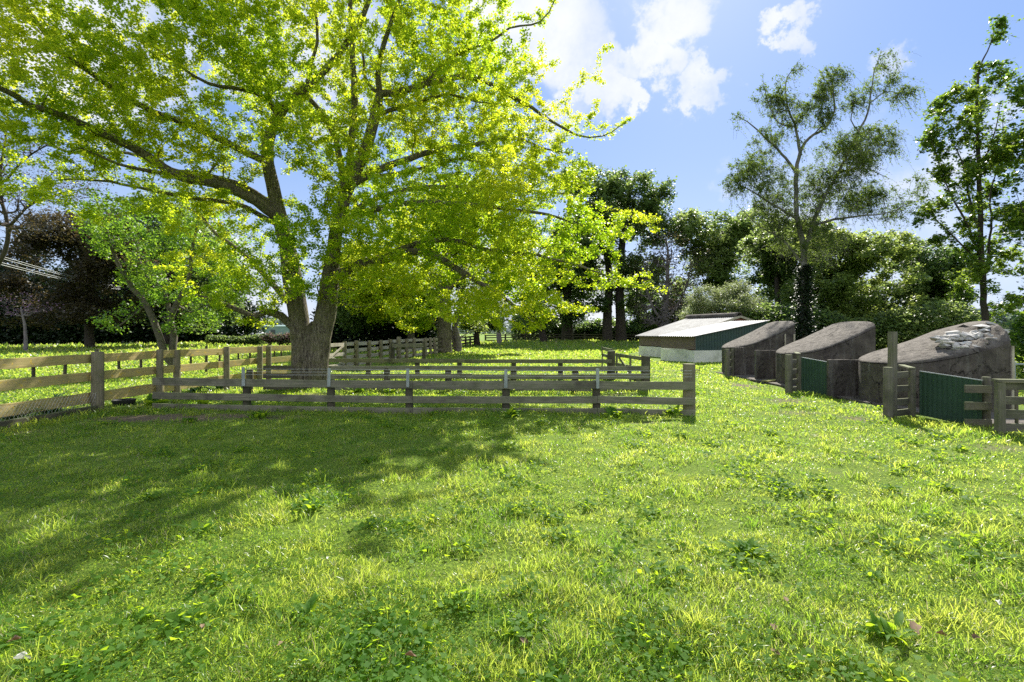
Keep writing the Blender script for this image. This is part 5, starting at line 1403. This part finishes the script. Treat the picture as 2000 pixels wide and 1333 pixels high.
roof('roof', PK, 2.36, MX1 + .2, 1.80, LY + .1, MY + .1, 'roof_old')
poly('gable_wall', 'red_board', [([(MX0 + .1, LY + .2, 0), (MX1, LY + .2, 0), (MX1, LY + .2, 1.78), (PK, LY + .2, 2.30), (MX0 + .1, LY + .2, 1.24)], (0, .08, 0)), ([(MX1, LY + .3, 0), (MX1, MY, 0), (MX1, MY, 1.78), (MX1, LY + .3, 1.78)], (-.08, 0, 0)),
                               ([(MX0 + .1, MY - .1, 0), (MX1 - .1, MY - .1, 0), (MX1 - .1, MY - .1, 1.78), (PK, MY - .1, 2.24), (MX0 + .1, MY - .1, 1.24)], (0, .08, 0))])
m = MB(); m.board((MX0 - .2, LY + .07, 1.22), (PK, LY + .07, 2.34), .12, .03, rng=R); m.board((PK, LY + .07, 2.34), (MX1 + .22, LY + .07, 1.77), .12, .03, rng=R); m.build('bargeboard', M['wood_pale'], sh)
V = []; kk = 12
for y in np.linspace(LY + .12, MY, 16):
    for j in range(kk + 1):
        t = math.pi * j / kk; V.append((PK - .20 * math.cos(t), y, 2.34 + .24 * math.sin(t)))
k = kk + 1
m = MB(); m.add(V, [(i * k + j, i * k + j + 1, (i + 1) * k + j + 1, (i + 1) * k + j) for i in range(15) for j in range(kk)]); rc = m.build('ridge_cap', M['roof_conc'], sh, smooth=True)
sd_ = rc.modifiers.new('solid', 'SOLIDIFY'); sd_.thickness = .03

# ------------------------------------------------------------------ far yard: vehicles, warehouse, pole
def vehicle(name, label, loc, rz, prof, wid, wins, wheels, cat):
    r = empty(name, loc, rz, label, cat)
    def prism(nm, pts, y0, y1, mat, bevel=0):
        m = MB(); k = len(pts)
        m.add([(a, y0, b) for a, b in pts] + [(a, y1, b) for a, b in pts], [tuple(range(k)), tuple(range(2 * k - 1, k - 1, -1))] + [(i, k + i, k + (i + 1) % k, (i + 1) % k) for i in range(k)])
        return m.build(nm, M[mat], r, bevel=bevel)
    prism('body', prof, -wid / 2, wid / 2, 'white_paint', .06)
    for w_ in wins:
        prism('window', w_, -wid / 2 - .012, wid / 2 + .012, 'glass')
    for x in wheels:
        for sgn in (-1, 1):
            m = MB(); y = sgn * (wid / 2 - .1)
            m.tube([(x, y - .12, .33), (x, y + .12, .33)], .33, 18); wo_ = m.build('wheel', M['rubber'], r, smooth=True)
            m = MB(); m.tube([(x, y - .13, .33), (x, y + .13, .33)], .19, 14); m.build('rim', M['galv'], wo_, smooth=True)
    return r
b = at(461, 657, 158)
vehicle('white_van', 'white passenger van parked beyond the roadside hedge', (b[0], 158, .0), 0,
        [(-2.5, .35), (2.55, .35), (2.6, .9), (2.35, 1.1), (1.6, 1.95), (1.2, 2.05), (-2.45, 2.05), (-2.6, 1.7)], 1.8,
        [[(-2.3, 1.2), (-.9, 1.2), (-.9, 1.75), (-2.3, 1.75)], [(-.75, 1.2), (.35, 1.2), (.35, 1.75), (-.75, 1.75)], [(.5, 1.2), (2.0, 1.2), (1.5, 1.75), (.5, 1.75)]], (-1.7, 1.7), 'van')
b = at(504, 657, 150)
vehicle('white_pickup', 'white pickup parked right of the white van', (b[0], 150, .0), 0,
        [(-2.5, .4), (2.5, .4), (2.55, 1.0), (1.3, 1.08), (.75, 1.65), (-.6, 1.65), (-.8, 1.1), (-2.5, 1.1)], 1.75,
        [[(-.55, 1.12), (.15, 1.12), (.15, 1.55), (-.45, 1.55)], [(.25, 1.12), (1.1, 1.12), (.7, 1.55), (.25, 1.55)]], (-1.6, 1.6), 'pickup')
wh = empty('warehouse', (at(545, 0, 230)[0], 230, 0), 0, 'long low grey-green warehouse beyond the parked vehicles', 'warehouse')
m = MB(); m.box((-19, 0, 0), (19, 14, 3.9)); m.build('wall', M['warehouse'], wh)
poly('roof', 'warehouse', [([(-19.3, -.3, 3.9), (19.3, -.3, 3.9), (19.3, 7, 4.6), (-19.3, 7, 4.6)], (0, 0, .12)), ([(-19.3, 7, 4.6), (19.3, 7, 4.6), (19.3, 14.3, 3.9), (-19.3, 14.3, 3.9)], (0, 0, .12))], parent=wh)
for x in (-12, -4, 7):
    m = MB(); m.box((x, -.05, .3), (x + 2.2, 0.02, 2.4)); m.build('door', M['glass'], wh)
pl_ = empty('power_pole', (at(510, 0, 190)[0], 190, 0), 0, 'power pole with one crossarm in front of the warehouse', 'pole')
m = MB(); m.tube([(0, 0, -.1), (0, 0, 6.6)], [.2, .14], 8); m.build('pole_shaft', M['bark_twig'], pl_, smooth=True)
m = MB(); m.box((-1.2, -.06, 6.25), (1.2, .06, 6.42)); m.build('crossarm', M['bark_twig'], pl_)
# roadway beyond
m = MB(); m.box((-110, 145, .06), (-40, 165, .10)); yd = m.build('yard_road', M['gravel'], None)
tag(yd, 'pale gravel yard under the parked vehicles', 'road', kind='structure')
A7, B7 = (-32, 60), (-24, 61)
r = empty('rail_fence', (-28, 60, 0), 0, 'low dark rail fence between the roadside hedge and the vehicles', 'fence')
fence_run(r, A7, B7, [(.95, .12), (.6, .12)], [(-32 + i * 1.6, 60 + i * .2) for i in range(6)], 'wood_dark', post_r=.07, post_h=1.15, pmat='wood_dark')

# service wires at upper left
for i, (dz, dx) in enumerate([(0, 0), (-.12, .2), (-.34, 0), (-.46, .2)]):
    P0 = at(-60, 482, 22); P1 = at(235, 560, 48)
    pts = []
    for j in range(14):
        t = j / 13; q = P0 + (P1 - P0) * t; pts.append((q[0] + dx * 0 , q[1], q[2] + dz * (1 - t * .3) - .35 * math.sin(math.pi * t) * .5))
    m = MB(); m.tube(pts, .016, 4)
    wv = m.build('power_line', M['wire'], None)
    tag(wv, ['uppermost of four thin power lines crossing the dark trees at left', 'second from top of four thin power lines at left', 'third from top of four thin power lines at left', 'lowest of four thin power lines at left'][i], 'power line', 'power lines over the left lawn')

# ------------------------------------------------------------------ small plants and litter
def ribbon_leaves(name, specs, mat, parent, rng):
    """specs: base(3), azimuth, length, width, lift, droop"""
    V = []; Fq = []; rn = []
    for (b, az, L, w, lift, dr) in specs:
        n_ = 6; base = len(V); d = np.array([math.cos(az), math.sin(az), 0]); s = np.array([-d[1], d[0], 0]); p = np.array(b, float); el = lift
        for i in range(n_ + 1):
            t = i / n_; ww = w * (math.sin(math.pi * (.12 + .88 * t) ** .8) * .9 + .06) if i < n_ else .002
            f = np.array([0, 0, 1.0]) * ww * .18
            V += [p - s * ww * .5 + f, p, p + s * ww * .5 + f]
            p = p + (d * math.cos(el) + np.array([0, 0, math.sin(el)])) * L / n_; el -= dr / n_
        rr = rng.uniform()
        for i in range(n_):
            q = base + 3 * i
            Fq += [(q, q + 1, q + 4, q + 3), (q + 1, q + 2, q + 5, q + 4)]; rn += [rr, rr]
    me = np_mesh(name, np.array(V), np.array(Fq), None, {'rnd': rn}, smooth=True)
    return link_mesh(name, me, M[mat], parent)
def strap_plant(x, y, label, sc=1.0, seed=0):
    rng = np.random.default_rng(seed)
    r = empty('strap_plant', (x, y, g0((x, y))), 0, label, 'plant', 'strap-leaved plants behind the left fence')
    ribbon_leaves('leaves', [((rng.normal(0, .05), rng.normal(0, .05), 0), rng.uniform(0, 6.28), rng.uniform(.45, .75) * sc, rng.uniform(.03, .05), rng.uniform(.7, 1.4), rng.uniform(1.0, 2.2)) for _ in range(46)], 'strap', r, rng)
for i, (x, y, s_, l) in enumerate([(-8.25, 6.2, .95, 'strap-leaved plant nearest the left edge behind the board fence'), (-8.2, 6.75, 1, 'strap-leaved plant second from the left edge'), (-8.22, 7.3, 1, 'strap-leaved plant in the middle of the left row'), (-8.15, 7.9, .95, 'strap-leaved plant fourth from the left edge'), (-8.1, 8.5, .95, 'strap-leaved plant just left of the stoutest round post'),
                                   (-7.95, 11.4, .9, 'strap-leaved plant at the foot of the two-stemmed garden tree'), (-7.85, 12.0, .85, 'strap-leaved plant right of the two-stemmed garden tree'), (-7.7, 12.8, .8, 'strap-leaved plant farthest along the board fence')]):
    strap_plant(x, y, l, s_, 200 + i)
def weed(px, py, sc, n_, label, seed, lift=(.35, 1.1), wl=(.10, .2), wd=.28, mat='weed'):
    Y = CAMZ * F / (py - HZ); x = (px - 1000) / F * Y
    rng = np.random.default_rng(seed)
    r = empty('broadleaf_weed', (x, Y, g0((x, Y)) + .005), 0, label, 'weed', 'broad-leaved weeds in the grass')
    sp = []
    for _ in range(n_):
        L = rng.uniform(*wl) * sc * (.8 if py < 830 else .62)
        sp.append(((rng.normal(0, .04 * sc), rng.normal(0, .04 * sc), 0), rng.uniform(0, 6.28), L, L * wd * rng.uniform(.8, 1.25), rng.uniform(*lift), rng.uniform(.5, 1.6)))
    ribbon_leaves('leaves', sp, mat, r, rng)
WD = [(1468, 1085, 1.3, 30, 'large bright dock plant in the middle of the open grass'), (1300, 1120, 1.3, 26, 'wide-spread dock plant left of the large bright one'), (1730, 1245, 1.2, 30, 'long-leaved dock plant near the lower right corner'), (1625, 1000, .8, 16, 'small dock plant in the sunlit grass at right'),
      (1150, 990, 1.0, 18, 'upright tuft-like weed at the shadow edge near the centre'), (985, 960, .7, 12, 'small weed in the shadow edge left of the upright one'), (600, 1000, 1.4, 26, 'big shaggy weed in the dappled shade'), (395, 1045, 1.2, 18, 'weed with pointed leaves in the deep left shade'),
      (270, 1205, 1.3, 9, 'flat pale-leaved weed near the lower left'), (365, 1220, .9, 14, 'small dark weed beside the flat pale-leaved one'), (585, 1215, 1.1, 18, 'round-leaved weed in the lower left grass'), (930, 1285, 1.0, 12, 'pale star-shaped weed at the bottom centre'),
      (60, 1240, 1.2, 16, 'leafy weed at the lower left edge'), (705, 1270, 1.0, 14, 'dark-leaved weed at the bottom left of centre'), (870, 880, .9, 16, 'weed in the shade under the pen fence'), (1870, 880, 1.1, 16, 'tufted weed near the right edge'),
      (1060, 1160, .9, 10, 'pair-leaved weed left of the dock plants'), (1890, 1100, 1.0, 18, 'spreading weed by the right edge'), (1700, 1130, .8, 12, 'small weed between the right-hand dock plants'), (845, 1010, .8, 14, 'weed in the broken shade right of the shaggy one'),
      (300, 795, 1.6, 24, 'lush leafy weed at the foot of the board fence post'), (395, 795, 1.3, 14, 'broad upright leaves at the left end of the pen fence'), (510, 815, 1.2, 16, 'leafy weed under the left part of the pen fence'), (700, 768, 1.3, 20, 'bright lettuce-like plant seen between the pen fence rails'), (760, 770, 1.0, 12, 'small leafy plant right of the lettuce-like one'),
      (1310, 812, 1.3, 26, 'bushy weed at the foot of the end post'), (1200, 815, 1.2, 20, 'weed under the right part of the pen fence'), (1000, 820, 1.2, 20, 'weed under the middle of the pen fence')]
for i, (a, b_, sc, k_, l) in enumerate(WD):
    weed(a, b_, sc * 1.0, k_, l, 300 + i, lift=(.6, 1.35) if b_ < 830 else (.35, 1.1), wl=(.12, .26) if b_ < 830 else (.09, .19), wd=.42 if b_ < 830 else .28)
# fallen leaves
base_leaf = None
FL = [(40, 1306, .07, 'petal', 'large pale fallen leaf at the lower left corner'), (1785, 1235, .10, 'dead', 'large curled brown leaf near the lower right dock plant'), (1510, 1240, .05, 'dead', 'brown fallen leaf left of the lower right dock plant'), (550, 1282, .045, 'dead', 'small brown leaf at the bottom left of centre'),
      (1515, 1290, .05, 'dead', 'curled brown leaf at the bottom right of centre'), (800, 1300, .06, 'dead', 'dry brown leaf at the bottom centre'), (1840, 1250, .05, 'dead', 'pale dry leaf right of the large curled one'), (1905, 1260, .045, 'dead', 'dry leaf nearest the lower right edge'),
      (1410, 1185, .04, 'petal', 'white scrap of petal in the open grass at right of centre'), (1535, 1190, .05, 'dead', 'small pinkish dead leaf above the bottom right dock'), (1950, 1188, .04, 'petal', 'white petal near the right edge'), (30, 1260, .05, 'dead', 'brown leaf at the left edge of the grass'),
      (395, 1250, .04, 'dead', 'brown leaf scrap by the small dark weed'), (1025, 1265, .05, 'dead', 'brown leaf among grass right of bottom centre'), (640, 1105, .03, 'petal', 'tiny white petal in the dappled shade'), (1285, 800, .06, 'petal', 'pale leaf under the end of the pen fence')]
for i, (a, b_, s_, mt, l) in enumerate(FL):
    Y = CAMZ * F / (b_ - HZ); x = (a - 1000) / F * Y; rng = np.random.default_rng(400 + i)
    n_ = 14; ang = np.linspace(0, 2 * math.pi, n_, endpoint=False); s_ = s_ * .7; rad = s_ * .5 * (1 + .35 * np.cos(ang * 5 + rng.uniform(0, 6)) * rng.uniform(.3, 1)) * np.where(np.cos(ang) > .9, 1.4, 1)
    cu = rng.uniform(.3, 1.1)
    V = [(0, 0, 0)] + [(r_ * math.cos(t), r_ * math.sin(t) * .75, cu * s_ * .5 * (abs(math.sin(t)) ** 2) + rng.normal(0, s_ * .03)) for r_, t in zip(rad, ang)]
    me = np_mesh('fallen_leaf', np.array(V) , None, np.array([(0, 1 + j, 1 + (j + 1) % n_) for j in range(n_)]), {'rnd': np.full(n_, rng.uniform())}, smooth=True)
    o_ = link_mesh('fallen_leaf', me, M[mt]); o_.location = (x, Y, g0((x, Y)) + .045); o_.rotation_euler = (rng.uniform(-.4, .4), rng.uniform(-.4, .4), rng.uniform(0, 6.28))
    tag(o_, l, 'leaf', 'fallen leaves on the grass')
# rubber feed bowl
r = empty('feed_bowl', (*at(242, 0, 9.9)[:2], .02), 0, 'shallow black rubber bowl in the weeds between board fence and pen fence', 'bowl')
V = []; pr = [(0, .01), (.14, .01), (.17, .03), (.195, .09), (.205, .09), (.19, .02), (.16, -.01), (0, -.01)]
for (a, z) in pr:
    for j in range(24):
        t = 2 * math.pi * j / 24; V.append((a * math.cos(t), a * math.sin(t), z))
m = MB(); m.add(V, [(i * 24 + j, i * 24 + (j + 1) % 24, (i + 1) * 24 + (j + 1) % 24, (i + 1) * 24 + j) for i in range(len(pr) - 1) for j in range(24)]); m.build('bowl_shell', M['rubber'], r, smooth=True)
